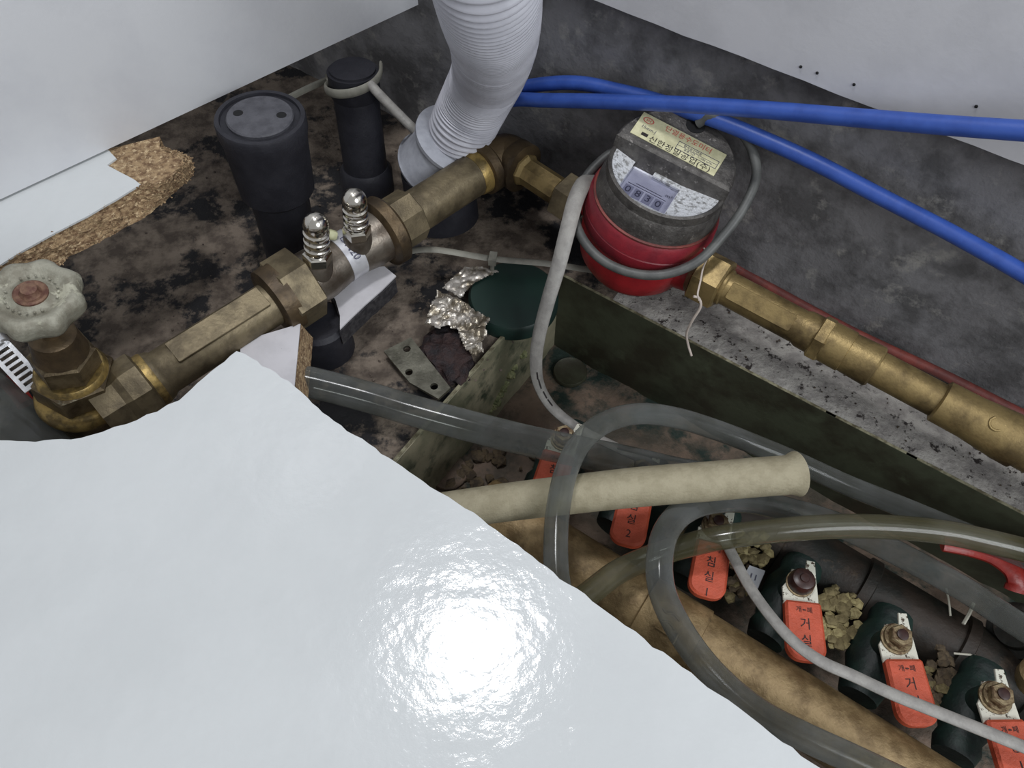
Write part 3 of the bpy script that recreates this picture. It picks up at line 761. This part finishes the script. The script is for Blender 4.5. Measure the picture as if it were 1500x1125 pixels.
b0, b1 = at(540, 278, 0), at(516, 100, .108); d = (b1 - b0).normalized(); hl = (b1 - b0).length
t = thing('rear_drain_pipe', b0, 'black drain pipe with cable ties behind the capped one', 'pipe')
G().add(*lathe(b0, d, [(0, .0180), (hl, .0172)], 36)).obj('pipe', m_black, t)
G().add(*lathe(b0, d, [(0, .0215), (.020, .0215), (.024, .0185)], 36)).obj('base_socket', m_black, t)
G().add(*lathe(b0 + d * (hl * .80), d, [(0, .0176), (.002, .0190), (.02, .0192)], 36)).obj('top_socket', m_black, t)
# ties around it
ct = b0 + d * (hl * .84); x, y, z = frame(d, (1, 0, 0))
loop = [ct + d * (.002 * k) + (x * math.cos(a_) + y * math.sin(a_)) * .0215 for k, a_ in enumerate([math.radians(q_) for q_ in range(150, 400, 25)])]
tag(G().add(*sweep(loop, .004, 10, 4, flat=(.35, .9), upv=tuple(d))).obj('cable_tie', m_tie2), 'dusty cable tie wrapped around the rear black pipe', 'cable tie')
g = G(); g.add(*sweep([at(418, 146, .085), at(450, 130, .088), at(482, 116, .092)], .003, 8, 4, flat=(.6, 1)))
g.add(*box8(at(484, 117, .092), V((.9, .3, 0)).normalized(), V((-.3, .9, 0)).normalized(), ZA, (-.003, .004), (-.004, .004), (-.003, .003)))
tag(g.obj('cable_tie', m_tie2), 'dusty tie strap between the two black drain pipes', 'cable tie')
tag(G().add(*sweep([at(541, 122, .106), at(562, 145, .098), at(608, 191, .075), at(625, 208, .070)], .0036, 12, 6)).obj('grey_cable', m_cable), 'grey cable slanting from the rear black pipe to the grey collar', 'cable')

# corrugated hose ---------------------------------------------------
path = cr([at(668, 222, .055), at(678, 186, .082), at(697, 146, .108), at(716, 105, .145), at(723, 60, .205), at(716, 0, .262), at(704, -90, .300), at(690, -200, .315)], 40)
sl = [0.0]
for i in range(1, len(path)): sl.append(sl[-1] + (path[i] - path[i - 1]).length)
tot = sl[-1]; step_ = .00052; C = []; j = 0; s = 0
while s < tot:
    while sl[j + 1] < s: j += 1
    C.append(path[j].lerp(path[j + 1], (s - sl[j]) / max(1e-9, sl[j + 1] - sl[j]))); s += step_
rs = []; x = None
for i, p in enumerate(C):
    tt = (C[min(i + 1, len(C) - 1)] - C[max(i - 1, 0)]).normalized()
    x = frame(tt, (1, 0, 0))[0] if x is None else (x - tt * x.dot(tt)).normalized(); y = tt.cross(x)
    r = .0240 + .0011 * math.cos(2 * math.pi * i * step_ / .0036)
    rs.append([p + (x * math.cos(2 * math.pi * k / 40) + y * math.sin(2 * math.pi * k / 40)) * r for k in range(40)])
v, f = rings(rs)
tag(mesh_obj('corrugated_hose', v, f, m_hose, sharp=80), 'pale grey corrugated drain hose coming down from above', 'hose')
c1, c0 = at(672, 196, .078), at(641, 246, .040); d = (c1 - c0).normalized(); hl = (c1 - c0).length
t = thing('drain_collar', at(645, 262, .03), 'grey flared collar around the foot of the corrugated hose', 'collar')
G().add(*lathe(c0, d, [(0, .0300), (.0005, .0335), (.0025, .0340), (.004, .0325), (hl * .75, .0290), (hl * .78, .0315), (hl * .85, .0318), (hl * .87, .0255)], 56)).obj('cup', m_collar, t)
tag(G().add(*lathe(at(650, 318, 0), (at(642, 262, .036) - at(650, 318, 0)), [(0, .029), (.045, .0285)], 40)).obj('drain_stub', m_black), 'dark drain stub standing below the grey collar', 'pipe')

# blue hoses --------------------------------------------------------
h1 = [on_wall(664, 250, .019), on_wall(688, 212, .019), on_wall(712, 172, .020), on_wall(745, 148, .024), on_wall(800, 147, .030), on_wall(900, 149, .034), on_wall(1000, 153, .034), on_wall(1120, 161, .034), on_wall(1250, 172, .036), on_wall(1380, 183, .040), on_wall(1520, 193, .044)]
d_ = (h1[-1] - h1[-2]).normalized()
for k in range(6): h1.append(h1[-1] + d_ * .05)
tag(G().add(*sweep(h1, .0050, 16, 8)).obj('blue_hose', m_blue), 'blue hose running nearly level across the wall to the upper right', 'hose')
h2 = [on_wall(690, 222, .009), on_wall(708, 178, .009), on_wall(728, 152, .010), on_wall(760, 131, .013), on_wall(800, 123, .017), on_wall(850, 122, .016), on_wall(905, 133, .014), on_wall(960, 147, .013), on_wall(1040, 173, .013), on_wall(1100, 196, .013), on_wall(1190, 236, .014), on_wall(1290, 288, .015), on_wall(1400, 345, .017), on_wall(1520, 413, .02)]
d_ = (h2[-1] - h2[-2]).normalized()
for k in range(3): h2.append(h2[-1] + d_ * .045 + W * .004)
tag(G().add(*sweep(h2, .0050, 16, 8)).obj('blue_hose', m_blue), 'blue hose arching up then sloping down behind the meter', 'hose')

# ------------------------------------------------------------------ bits on the ground
t = thing('tile_offcut', at(535, 440, .02), 'small white faced offcut with black foam edge under the test valve', 'offcut')
po = [(484, 430), (505, 412), (521, 399), (535, 385), (553, 391), (563, 390), (580, 404), (560, 424), (535, 446), (512, 468), (498, 482), (498, 462), (491, 438)]
mesh_obj('face', *slab(po, .040, .0012), m_tile, t, smooth=False)
mesh_obj('foam_backing', *slab([(a - 1, b + 4) for a, b in po], .0385, .016, .001, jit=.0006, step=.004), m_foam, t, smooth=False)
t = tag(G().add(*lathe(at(480, 510, .0), ZA, [(0, .020), (.03, .020), (.033, .017)], 30)).obj('pipe_stub', m_black), 'short black pipe stub below the first big brass nut', 'pipe')

# cable tie across the ground
g = G(); pth = [at(580, 372, .030), at(600, 368, .034), at(640, 366, .034), at(722, 379, .030), at(800, 386, .028), at(868, 396, .024)]
g.add(*sweep(pth, .0030, 8, 8, flat=(1, .4)))
tie = g.obj('long_cable_tie', m_tie2); tag(tie, 'long dusty cable tie stretched from the test valve to the meter', 'cable tie')
G().add(*box8(at(722, 379, .030), V((1, -.15, 0)).normalized(), V((.15, 1, 0)).normalized(), ZA, (-.0028, .0028), (-.0045, .0045), (-.003, .003))).obj('tie_lock', m_tie2, tie, smooth=False)
G().add(*sweep([at(722, 382, .028), at(721, 392, .020), at(720, 402, .012)], .0016, 8, 4)).obj('tie_tail', m_tie2, tie)

# green cap and foil
t = tag(G().add(*lathe(at(752, 446, 0.0), ZA, [(0, .034), (.010, .034), (.0125, .032), (.0130, .010)], 56)).obj('green_cap', m_gcap), 'dark green round cap left of the box corner', 'cap')
def crumple(poly, z, amp, seed, res=46):
    P = [at(a, b, z) for a, b in poly]
    xs = [p.x for p in P]; ys = [p.y for p in P]
    def inside(x, y):
        c = False
        for i in range(len(P)):
            a, b = P[i], P[i - 1]
            if (a.y > y) != (b.y > y) and x < (b.x - a.x) * (y - a.y) / (b.y - a.y) + a.x: c = not c
        return c
    sx_ = (max(xs) - min(xs)) / res; v, f, idx = [], [], {}
    ny = int((max(ys) - min(ys)) / sx_) + 1
    def vt(i, j, top):
        k = (i, j, top)
        if k not in idx:
            x, y = min(xs) + i * sx_, min(ys) + j * sx_
            q = V((x * 75, y * 75, seed)); h = abs(noise.noise(q)) * 2.2 + abs(noise.noise(q * 2.4)) * 1.1
            v.append(V((x, y, z + amp * h - (0 if top else .0006)))); idx[k] = len(v) - 1
        return idx[k]
    cells = {(i, j) for i in range(res) for j in range(ny) if inside(min(xs) + (i + .5) * sx_, min(ys) + (j + .5) * sx_)}
    for (i, j) in cells:
        f.append((vt(i, j, 1), vt(i + 1, j, 1), vt(i + 1, j + 1, 1), vt(i, j + 1, 1)))
        f.append((vt(i, j + 1, 0), vt(i + 1, j + 1, 0), vt(i + 1, j, 0), vt(i, j, 0)))
        for di, dj, e in ((0, -1, ((0, 0), (1, 0))), (1, 0, ((1, 0), (1, 1))), (0, 1, ((1, 1), (0, 1))), (-1, 0, ((0, 1), (0, 0)))):
            if (i + di, j + dj) not in cells:
                a, b = (i + e[0][0], j + e[0][1]), (i + e[1][0], j + e[1][1])
                f.append((vt(*b, 1), vt(*a, 1), vt(*a, 0), vt(*b, 0)))
    return v, f
def c6(*q): return [(450 + a / 3.33, 350 + b / 3.33) for a, b in q]
v, f = crumple(c6((640, 262), (700, 290), (780, 330), (870, 382), (892, 402), (870, 440), (880, 480), (850, 520), (860, 560), (820, 572), (770, 540), (735, 450), (690, 438), (640, 440), (575, 438), (590, 370), (610, 330)), .014, .0030, 1)
tag(mesh_obj('foil_sheet', v, f, m_foil, smooth=False), 'crumpled silver foil sheet beside the green cap', 'foil')
v, f = crumple(c6((660, 240), (720, 185), (770, 140), (850, 138), (940, 160), (860, 190), (800, 225), (750, 290)), .0155, .0012, 5)
tag(mesh_obj('foil_tape', v, f, m_foil, smooth=False), 'dark wrinkled foil tape strip along the upper rim of the green cap', 'foil')
# clod
tag(G().add(*blob(at(655, 520, .004), .019, 4, 4, (1.0, 1.25, .45), .6, 2.4)).obj('rusty_clod', m_clod), 'dark rusty clod between the foil and the drilled plate', 'clod')
# drilled plate with real holes
pp = [at(a, b, .010) for a, b in ((562, 514), (602, 494), (660, 568), (642, 584), (600, 560))]
px_ = (pp[2] - pp[1]).normalized(); py_ = ZA.cross(px_)
import bmesh
def plate_with_holes(outline, holes, z0, z1):
    bm = bmesh.new(); ed = []
    def loop(pts):
        vs = [bm.verts.new((p.x, p.y, z1)) for p in pts]
        for i in range(len(vs)): ed.append(bm.edges.new((vs[i], vs[(i + 1) % len(vs)])))
    loop(outline)
    for c, r in holes: loop([c + V((math.cos(a_) * r, math.sin(a_) * r, 0)) for a_ in [2 * math.pi * i / 14 for i in range(14)]])
    bmesh.ops.triangle_fill(bm, use_beauty=True, use_dissolve=False, edges=ed)
    r_ = bmesh.ops.extrude_face_region(bm, geom=bm.faces[:])
    for e_ in r_['geom']:
        if isinstance(e_, bmesh.types.BMVert): e_.co.z = z0
    bmesh.ops.recalc_face_normals(bm, faces=bm.faces)
    bm.verts.index_update(); v = [p.co.copy() for p in bm.verts]; f = [tuple(q.index for q in fc.verts) for fc in bm.faces]; bm.free(); return v, f
v, f = plate_with_holes(pp, [(at(596, 511, .010), .0028), (at(599, 545, .010), .0028), (at(636, 566, .010), .0028)], .0075, .010)
tag(mesh_obj('drilled_plate', v, f, m_galv, smooth=False), 'galvanised metal plate with three screw holes left of the box', 'metal plate')

# ------------------------------------------------------------------ manifold headers and valves in the pit
hz = -.040
hA, hB = at(700, 735, hz), at(1420, 1197, hz); hd = (hB - hA).normalized(); hl = (hB - hA).length
t = thing('gold_manifold_pipe', hA - ZA * .022, 'thick gold painted manifold pipe crossing the sunken box', 'pipe')
G().add(*lathe(hA, hd, [(0, .012), (.004, .0205), (hl, .0215)], 48)).obj('pipe', m_header, t)
cc = on_line(hA, hB, 940)
G().add(*lathe(cc, hd, [(0, .0208), (.001, .0222), (.04, .0224), (.0405, .0210)], 48)).obj('sleeve', m_header, t)
x, y, z = frame(hd, (-.2, -.1, 1)); mk = on_line(hA, hB, 965) + x * .0222
g = G()
for s_ in (-1, 1): g.add(*sweep([mk + y * (.003 * s_ + .001 * math.sin(q_ * 2)) + hd * (.003 * q_) for q_ in range(0, 5)], .0008, 8, 4))
g.add(*sweep([mk + y * .009 + hd * .001, mk + y * .009 + hd * .012], .0008, 8, 4)); g.add(*sweep([mk + y * .005 + hd * .015, mk + y * .012 + hd * .015], .0008, 8, 4))
g.obj('embossed_mark', m_header, t)
A2, B2 = at(1060, 745, -.068), at(1600, 1075, -.068); d2 = (B2 - A2).normalized(); l2 = (B2 - A2).length
t = thing('rusty_manifold_pipe', A2 - ZA * .024, 'dark rusty manifold pipe behind the row of orange handles', 'pipe')
G().add(*lathe(A2, d2, [(0, .015), (.004, .0235), (l2, .0235)], 48)).obj('pipe', m_header2, t)
for px_c in (1130, 1250, 1390, 1490):
    c_ = on_line(A2, B2, px_c)
    G().add(*lathe(c_, d2, [(0, .0236), (.001, .0256), (.008, .0256), (.009, .0236)], 40)).obj('ring', m_header2, t)

HZ = -.016
def valve(bx, by, ex_, ey_, label, words, dome=False, hidden=False):
    P = at(bx, by, HZ); E = at(ex_, ey_, HZ); h = (E - P); Lh = h.length; h = h.normalized(); s = ZA.cross(h)  # s points left of travel
    s = -s
    t = thing('ball_valve', P - ZA * .05, label, 'valve', None)
    # body across the manifold, painted green
    bd = (W * -1)
    G().add(*lathe(P - ZA * .034 - W * .030, W, [(0, .0125), (.006, .0140), (.012, .0125), (.022, .0165), (.040, .0165), (.050, .0125), (.056, .0140), (.064, .0120)], 20)).obj('body', m_gbody, t)
    G().add(*lathe(P - ZA * .030, ZA, [(0, .0095), (.022, .0090), (.0245, .0070)], 20)).obj('stem', m_gbody, t)
    # plate
    plate = [(.0160, .0110), (.0160, -.0110), (.0020, -.0110), (-.0040, -.0108), (-.0160, -.0112), (-.0165, -.0060), (-.0095, -.0045), (-.0095, .0040), (-.0020, .0070), (.0030, .0110)]
    G().add(*prism(plate, P, h, s, ZA, -.0060, -.0040, .0003)).obj('lever_plate', m_plate, t)
    # handle grip
    x0 = .0125
    grip = [q_ for q_ in rrect(x0, Lh, -.0112, .0112, .0085, 7) if q_[0] > x0 + .009]
    grip = [q_ for q_ in grip if q_[1] > 0] + [(x0 + .0015, .0112), (x0, .0098), (x0, -.0098), (x0 + .0015, -.0112)] + [q_ for q_ in grip if q_[1] <= 0]
    grip = [(a, b * (1.0 + .10 * (a - x0) / Lh)) for a, b in grip]
    gp = G().add(*prism(grip, P, h, s, ZA, -.0072, .0006, .0016)).obj('grip', m_orange, t)
    up = -h; rt = up.cross(ZA)
    tl = P + ZA * .0007
    text('lettering', '개◂▸폐', .0042, tl + h * (x0 + .0060), rt, up, m_ink, gp, squash=.95)
    for k, wch in enumerate(words):
        text('lettering', wch, .0078, tl + h * (x0 + .0150 + .0102 * k), rt, up, m_ink, gp, squash=.95)
    # bolt
    if dome:
        G().add(*lathe(P - ZA * .004, ZA, [(0, .0088), (.0015, .0088), (.002, .0070)], 28)).obj('washer', m_bolt, t)
        G().add(*lathe(P - ZA * .002, ZA, [(0, .0082), (.005, .0080), (.0078, .0068), (.0088, .0045), (.0088, .0030), (.0096, .0026), (.0098, .001)], 28)).obj('bolt_cap', m_darkbolt, t)
    else:
        G().add(*lathe(P - ZA * .004, ZA, [(0, .0094), (.0015, .0094), (.0017, .0080), (.003, .0085), (.0042, .0082)], 28)).obj('washer', m_bolt, t)
        G().add(*hexnut(P, ZA, .0062, .0070, 6, hint=(1, .3, 0), ch=.0008)).obj('bolt_nut', m_bolt, t, smooth=False)
        G().add(*lathe(P + ZA * .0058, ZA, [(0, .0036), (.0014, .0034), (.0018, .002)], 16)).obj('bolt_end', m_darkbolt, t)
    return t
valve(826, 640, 797, 733, 'orange handled valve half hidden by the clear hose, first in the row', ['침', '실'])
valve(940, 690, 917, 797, 'orange handled valve poking out below the tan hose', ['침', '실', '2'])
valve(1050, 768, 1034, 874, 'orange handled valve marked with a 1 beside the yellow chips', ['침', '실', '1'])
valve(1174, 852, 1184, 968, 'orange handled valve with dark domed bolt cap and two characters', ['거', '실'], dome=True)
valve(1316, 934, 1350, 1064, 'orange handled valve with hex bolt crossed by the grey cable', ['거', '실'])
valve(1462, 1020, 1505, 1150, 'orange handled valve in the bottom right corner', ['방', '1'])

# red lever on the right
P = [at(1380, 792, -.02), at(1420, 800, -.02), at(1455, 812, -.018), at(1482, 832, -.018), at(1492, 852, -.020), at(1488, 866, -.024)]
tag(G().add(*sweep(P, .0068, 14, 8, flat=(1.1, .55))).obj('red_lever', m_redlever), 'bent red lever under the clear tube at the right edge', 'lever')
t = thing('side_valve_stub', at(1492, 925, -.04), 'dark washer and stub on the rusty pipe at the right edge', 'pipe fitting')
G().add(*lathe(at(1492, 925, -.045), (at(1480, 915, -.03) - at(1492, 925, -.045)), [(0, .018), (.004, .018), (.005, .013), (.010, .012)], 32)).obj('washer', m_header2, t)
G().add(*lathe(at(1510, 1000, -.05), V((-.2, .1, 1)), [(0, .011), (.018, .011), (.020, .009)], 24)).obj('brass_stub', m_header, t)

# ------------------------------------------------------------------ chips and crumbs
def chips(cx, cy, w, h, n, z, mat, label, group, seed, r0=.0028, r1=.0052):
    rr = random.Random(seed)
    for k in range(n):
        a_ = rr.uniform(0, 6.28); q = math.sqrt(rr.random()); px, py = cx + w * q * math.cos(a_), cy + h * q * math.sin(a_)
        c = at(px, py, z + .004 * (1 - q) + rr.uniform(0, .002))
        o = G().add(*blob(c, rr.uniform(r0, r1), seed * 50 + k, 1, (rr.uniform(.8, 1.35), rr.uniform(.75, 1.15), rr.uniform(.5, .85)), .3, .9)).obj('stone_chip', rr.choice(mat), sharp=20)
        tag(o, label, 'stone chip', group)
chips(1098, 806, 34, 24, 34, -.050, (m_stone, m_stone, m_stone_b), 'yellow stone chip in the heap by the white tag', 'yellow chips by the white tag', 1)
chips(1078, 842, 36, 36, 34, -.055, (m_stone_d, m_stone_d, m_stone_b), 'brown stone chip right of the valve marked with a 1', 'brown chips by the valve marked 1', 2)
chips(1230, 905, 32, 46, 60, -.050, (m_stone, m_stone, m_stone_b), 'yellow stone chip in the heap right of the domed bolt valve', 'yellow chips by the domed bolt valve', 3)
chips(1376, 1000, 26, 52, 34, -.052, (m_stone_d, m_stone_d, m_stone_b), 'brown stone chip right of the hex bolt valve', 'brown chips by the hex bolt valve', 4)
chips(1010, 780, 50, 26, 26, -.060, (m_stone_d, m_stone_d, m_stone_b), 'brown stone chip under the crossing clear hoses', 'brown chips under the hoses', 5, .003, .006)
t = thing('white_tag', at(1112, 845, -.04), 'small white plastic tag lying on the yellow chips', 'tag')
pA_ = [at(1098, 828, -.038), at(1121, 836, -.036), at(1109, 864, -.038), at(1086, 850, -.040)]
nrm = (pA_[1] - pA_[0]).cross(pA_[3] - pA_[0]).normalized()
if nrm.z < 0: nrm = -nrm
g = G().add([p for p in pA_] + [p - nrm * .004 for p in pA_], [(3, 2, 1, 0), (4, 5, 6, 7), (0, 1, 5, 4), (1, 2, 6, 5), (2, 3, 7, 6), (3, 0, 4, 7)])
g.obj('tag_body', m_paper, t, smooth=False)
text('lettering', '11', .006, (pA_[0] + pA_[2]) / 2 + nrm * .0001, (pA_[2] - pA_[1]).normalized().cross(nrm) * -1 if False else (pA_[1] - pA_[0]).normalized(), nrm.cross((pA_[1] - pA_[0]).normalized()), m_greyink, t)

rr = random.Random(11)
def crumbs(name, n, fn, label, mat=m_dirt, r=(.0005, .0018)):
    g = G()
    for k in range(n):
        c = fn(rr); g.add(*blob(c, rr.uniform(*r), k, 1 if r[1] > .002 else 0 or 1, (1, 1, .6), .6))
    tag(g.obj(name, mat, smooth=False), label, 'dirt', None, 'stuff')
crumbs('dirt_crumbs', 420, lambda q: K + U * q.uniform(.05, .7) + W * (crease + abs(q.gauss(0, .008)) + .002) + ZA * .001, 'dark dirt crumbs along the foot of the concrete wall')
crumbs('dirt_crumbs', 260, lambda q: K + U * q.uniform(.05, .7) + W * q.uniform(crease * .8, -.004) + ZA * .0005, 'dark specks on the pale concrete strip', r=(.0004, .0010))
crumbs('rubble', 240, lambda q: K + U * (.01 + abs(q.gauss(0, .05))) + W * q.uniform(.10, .30) - ZA * (PD - .006), 'brown rubble heaped along the left end of the sunken box', m_stone_d, (.0015, .0060))
crumbs('dirt_crumbs', 300, lambda q: at(q.uniform(90, 760), q.uniform(200, 560), .001), 'loose crumbs scattered on the brown ground at the left', M('pale_crumb', (110, 98, 88), (60, 50, 46), 100, .9), (.0004, .0012))

# ------------------------------------------------------------------ hoses and cables over the pit
def tube(name, pts, r, mat, label, cat='hose', rf=None):
    P = [at(*p) for p in pts]
    if pts[-1][0] > 1500:
        d_ = P[-1] - P[-2]; d_.z = 0; d_ = (d_.normalized() + U * 1.2).normalized()
        for k in range(4): P.append(P[-1] + d_ * .05)
    if pts[0][0] > 1500: d_ = P[0] - P[1]; d_.z = 0; P.insert(0, P[0] + d_.normalized() * .10); P.insert(0, P[0] + d_.normalized() * .15)
    o = G().add(*sweep(P, r, 20, 8, rfun=rf)).obj(name, mat)
    return tag(o, label, cat)
tube('clear_hose', [(395, 548, .040), (455, 560, .034), (530, 579, .028), (600, 600, .022), (680, 622, .018), (750, 640, .014), (830, 658, .010), (900, 672, .008), (970, 688, .006), (1050, 706, .004), (1120, 716, .000)], .0105, m_tube,
     'thick smoky clear hose running from under the board past the box rim')
tube('clear_hose', [(824, 880, .050), (816, 845, .052), (814, 800, .054), (817, 750, .056), (828, 695, .056), (848, 652, .054), (884, 620, .050), (935, 606, .040), (990, 612, .028), (1050, 630, .015), (1110, 653, .004), (1170, 678, -.004), (1240, 710, -.010), (1320, 742, -.012), (1407, 778, -.012), (1530, 830, -.012)], .0070, m_tube,
     'smoky clear hose rising upright then arching right over the tan hose')
tube('clear_hose', [(820, 905, .010), (865, 868, .008), (905, 838, .006), (950, 817, .002), (1000, 801, .006), (1060, 787, .014), (1150, 776, .020), (1230, 771, .022), (1300, 772, .022), (1370, 778, .022), (1430, 789, .020), (1530, 815, .018)], .0075, m_tube_y,
     'yellowed clear hose sweeping level across the row of orange handles')
tube('clear_hose', [(1540, 946, -.012), (1470, 901, -.012), (1400, 856, -.010), (1300, 803, -.008), (1225, 768, -.006), (1160, 748, .000), (1100, 734, .008), (1045, 734, .016), (1003, 748, .022), (976, 778, .026), (966, 820, .028), (970, 866, .026), (992, 916, .022), (1026, 966, .016), (1068, 1010, .010), (1118, 1048, .006), (1180, 1080, .004), (1250, 1112, .002), (1330, 1150, 0)], .0080, m_tube,
     'smoky clear hose curling into a hook and running off along the gold pipe')
P = [at(*p) for p in ((560, 762, .030), (640, 750, .032), (740, 736, .034), (840, 724, .035), (940, 713, .036), (1040, 705, .036), (1110, 699, .035), (1150, 696, .034), (1167, 694, .033))]
def rf(s): return .0122 + (.0020 * max(0, (s - .9) / .1)) - .0012 * max(0, 1 - s * 2)
th_ = thing('tan_hose', at(840, 724, .02), 'dusty tan hose with a blunt cut end lying across the box', 'hose')
G().add(*sweep(P, .0122, 24, 8, rfun=rf)).obj('hose_wall', m_tan, th_)
dd = (P[-1] - P[-2]).normalized()
G().add(*lathe(P[-1] - dd * .0002, dd, [(0, .0125), (.0006, .0138), (.0009, .0105), (.0002, .0100)], 24)).obj('cut_end', M('dark_hose_bore', (78, 70, 56), None, rough=.8), th_)
# flat strap cable
P = [at(*p) for p in ((866, 262, .088), (855, 269, .095), (843, 294, .094), (832, 335, .086), (818, 390, .070), (803, 440, .052), (790, 490, .030), (785, 530, .010), (790, 565, -.008), (810, 598, -.022), (848, 628, -.026), (900, 654, -.024), (950, 678, -.020), (1000, 712, -.018), (1040, 752, -.014), (1066, 800, -.012), (1096, 856, -.006), (1129, 903, .002), (1165, 942, .006), (1205, 970, .006), (1250, 990, .004), (1310, 1018, .004), (1380, 1046, .004), (1450, 1074, .004), (1540, 1110, .004), (1900, 1250, .004))]
C = cr(P, 8)
cb = tag(G().add(*sweep(C, .0044, 14, raw=True, flat=(1.0, .55), rfun=lambda s: .0062 - .0026 * min(1, s * 2.2))).obj('flat_cable', m_cable), 'flat grey cable dropping from the meter and crossing the orange handles', 'cable')
for (a_, b_, ln) in ((788, 548, .003), (791, 562, .004), (798, 578, .003), (806, 590, .003)):
    k = min(range(len(C)), key=lambda i: (V(proj(C[i])) - V((a_, b_))).length)
    d = (C[k + 1] - C[k - 1]).normalized(); x = V((0, 0, 1)); x = (x - d * x.dot(d)).normalized(); y = d.cross(x)
    G().add(*box8(C[k] + x * .0026, d, y, x, (-ln, ln), (-.0004, .0006), (-.0003, .0002))).obj('printed_dash', m_ink, cb, smooth=False)
tube('thin_cable', [(905, 655, -.012), (960, 668, -.008), (1010, 676, -.006), (1040, 682, -.01)], .0016, m_darkcable, 'thin grey wire beside the thick clear hose', 'cable')

# dark hose, clamp and red bit at the left edge -----------------------
t = thing('dark_hose', at(30, 600, .03), 'thick dark smoky hose at the left edge below the gate valve', 'hose')
P = [at(*p) for p in ((-125, 498, .058), (-62, 548, .054), (0, 602, .050), (60, 656, .046), (125, 718, .042))]
G().add(*sweep(P, .0175, 28, 8)).obj('hose_wall', m_tube, t)
tag(G().add(*sweep([at(8, 556, .024), at(24, 572, .024), at(38, 592, .024)], .0055, 12, 5, flat=(1, .5))).obj('red_lever', m_redlever), 'red lever glimpsed behind the dark hose at the left edge', 'lever')
t = thing('hose_clamp', at(20, 530, .07), 'shiny slotted steel worm clamp strip beside the gate valve', 'hose clamp')
ca, cb_ = at(-14, 496, .098), at(52, 566, .086); cd = (cb_ - ca).normalized(); cl = (cb_ - ca).length
up = (V((0, 0, H)) - ca).normalized(); up = (up - cd * up.dot(cd)).normalized(); cs = up.cross(cd)
wdt = .0065; g = G()
g.add(*box8(ca, cd, cs, up, (0, cl), (-wdt, -wdt * .62), (0, .0008))); g.add(*box8(ca, cd, cs, up, (0, cl), (wdt * .62, wdt), (0, .0008)))
nr = 9
for k in range(nr + 1):
    s0 = (cl - .003) * k / nr
    g.add(*box8(ca, cd, cs, up, (s0, s0 + (.0030 if k == nr else .0018)), (-wdt * .62, wdt * .62), (0, .0008)))
g.obj('slotted_band', m_zinc, t, smooth=False)
G().add(*lathe(ca - cd * .002 + cs * .002 + up * .001, cd, [(0, .0045), (.001, .0055), (.010, .0055), (.011, .0045)], 20)).obj('worm_housing', m_zinc, t)
G().add(*hexnut(ca - cs * .010 + cd * .004 + up * .002, cs, .006, .0045, 6)).obj('screw_head', m_zinc, t, smooth=False)

for k, (a, b, c, d_) in enumerate(((1386, 862, 1392, 902), (1426, 884, 1411, 914), (1397, 957, 1428, 960))):
    nm = ('thin pale sliver upright on the rusty manifold pipe', 'broader pale sliver leaning on the rusty manifold pipe', 'pale sliver lying level below the rusty manifold pipe')[k]
    z_k = (-.040, -.040, -.045)[k]
    tag(G().add(*sweep([at(a, b, z_k), at((a + c) / 2 + 1, (b + d_) / 2, z_k + .001), at(c, d_, z_k)], .0007 + .0005 * (k == 1), 6, 3)).obj('pale_sliver', m_stone_w), nm, 'sliver')
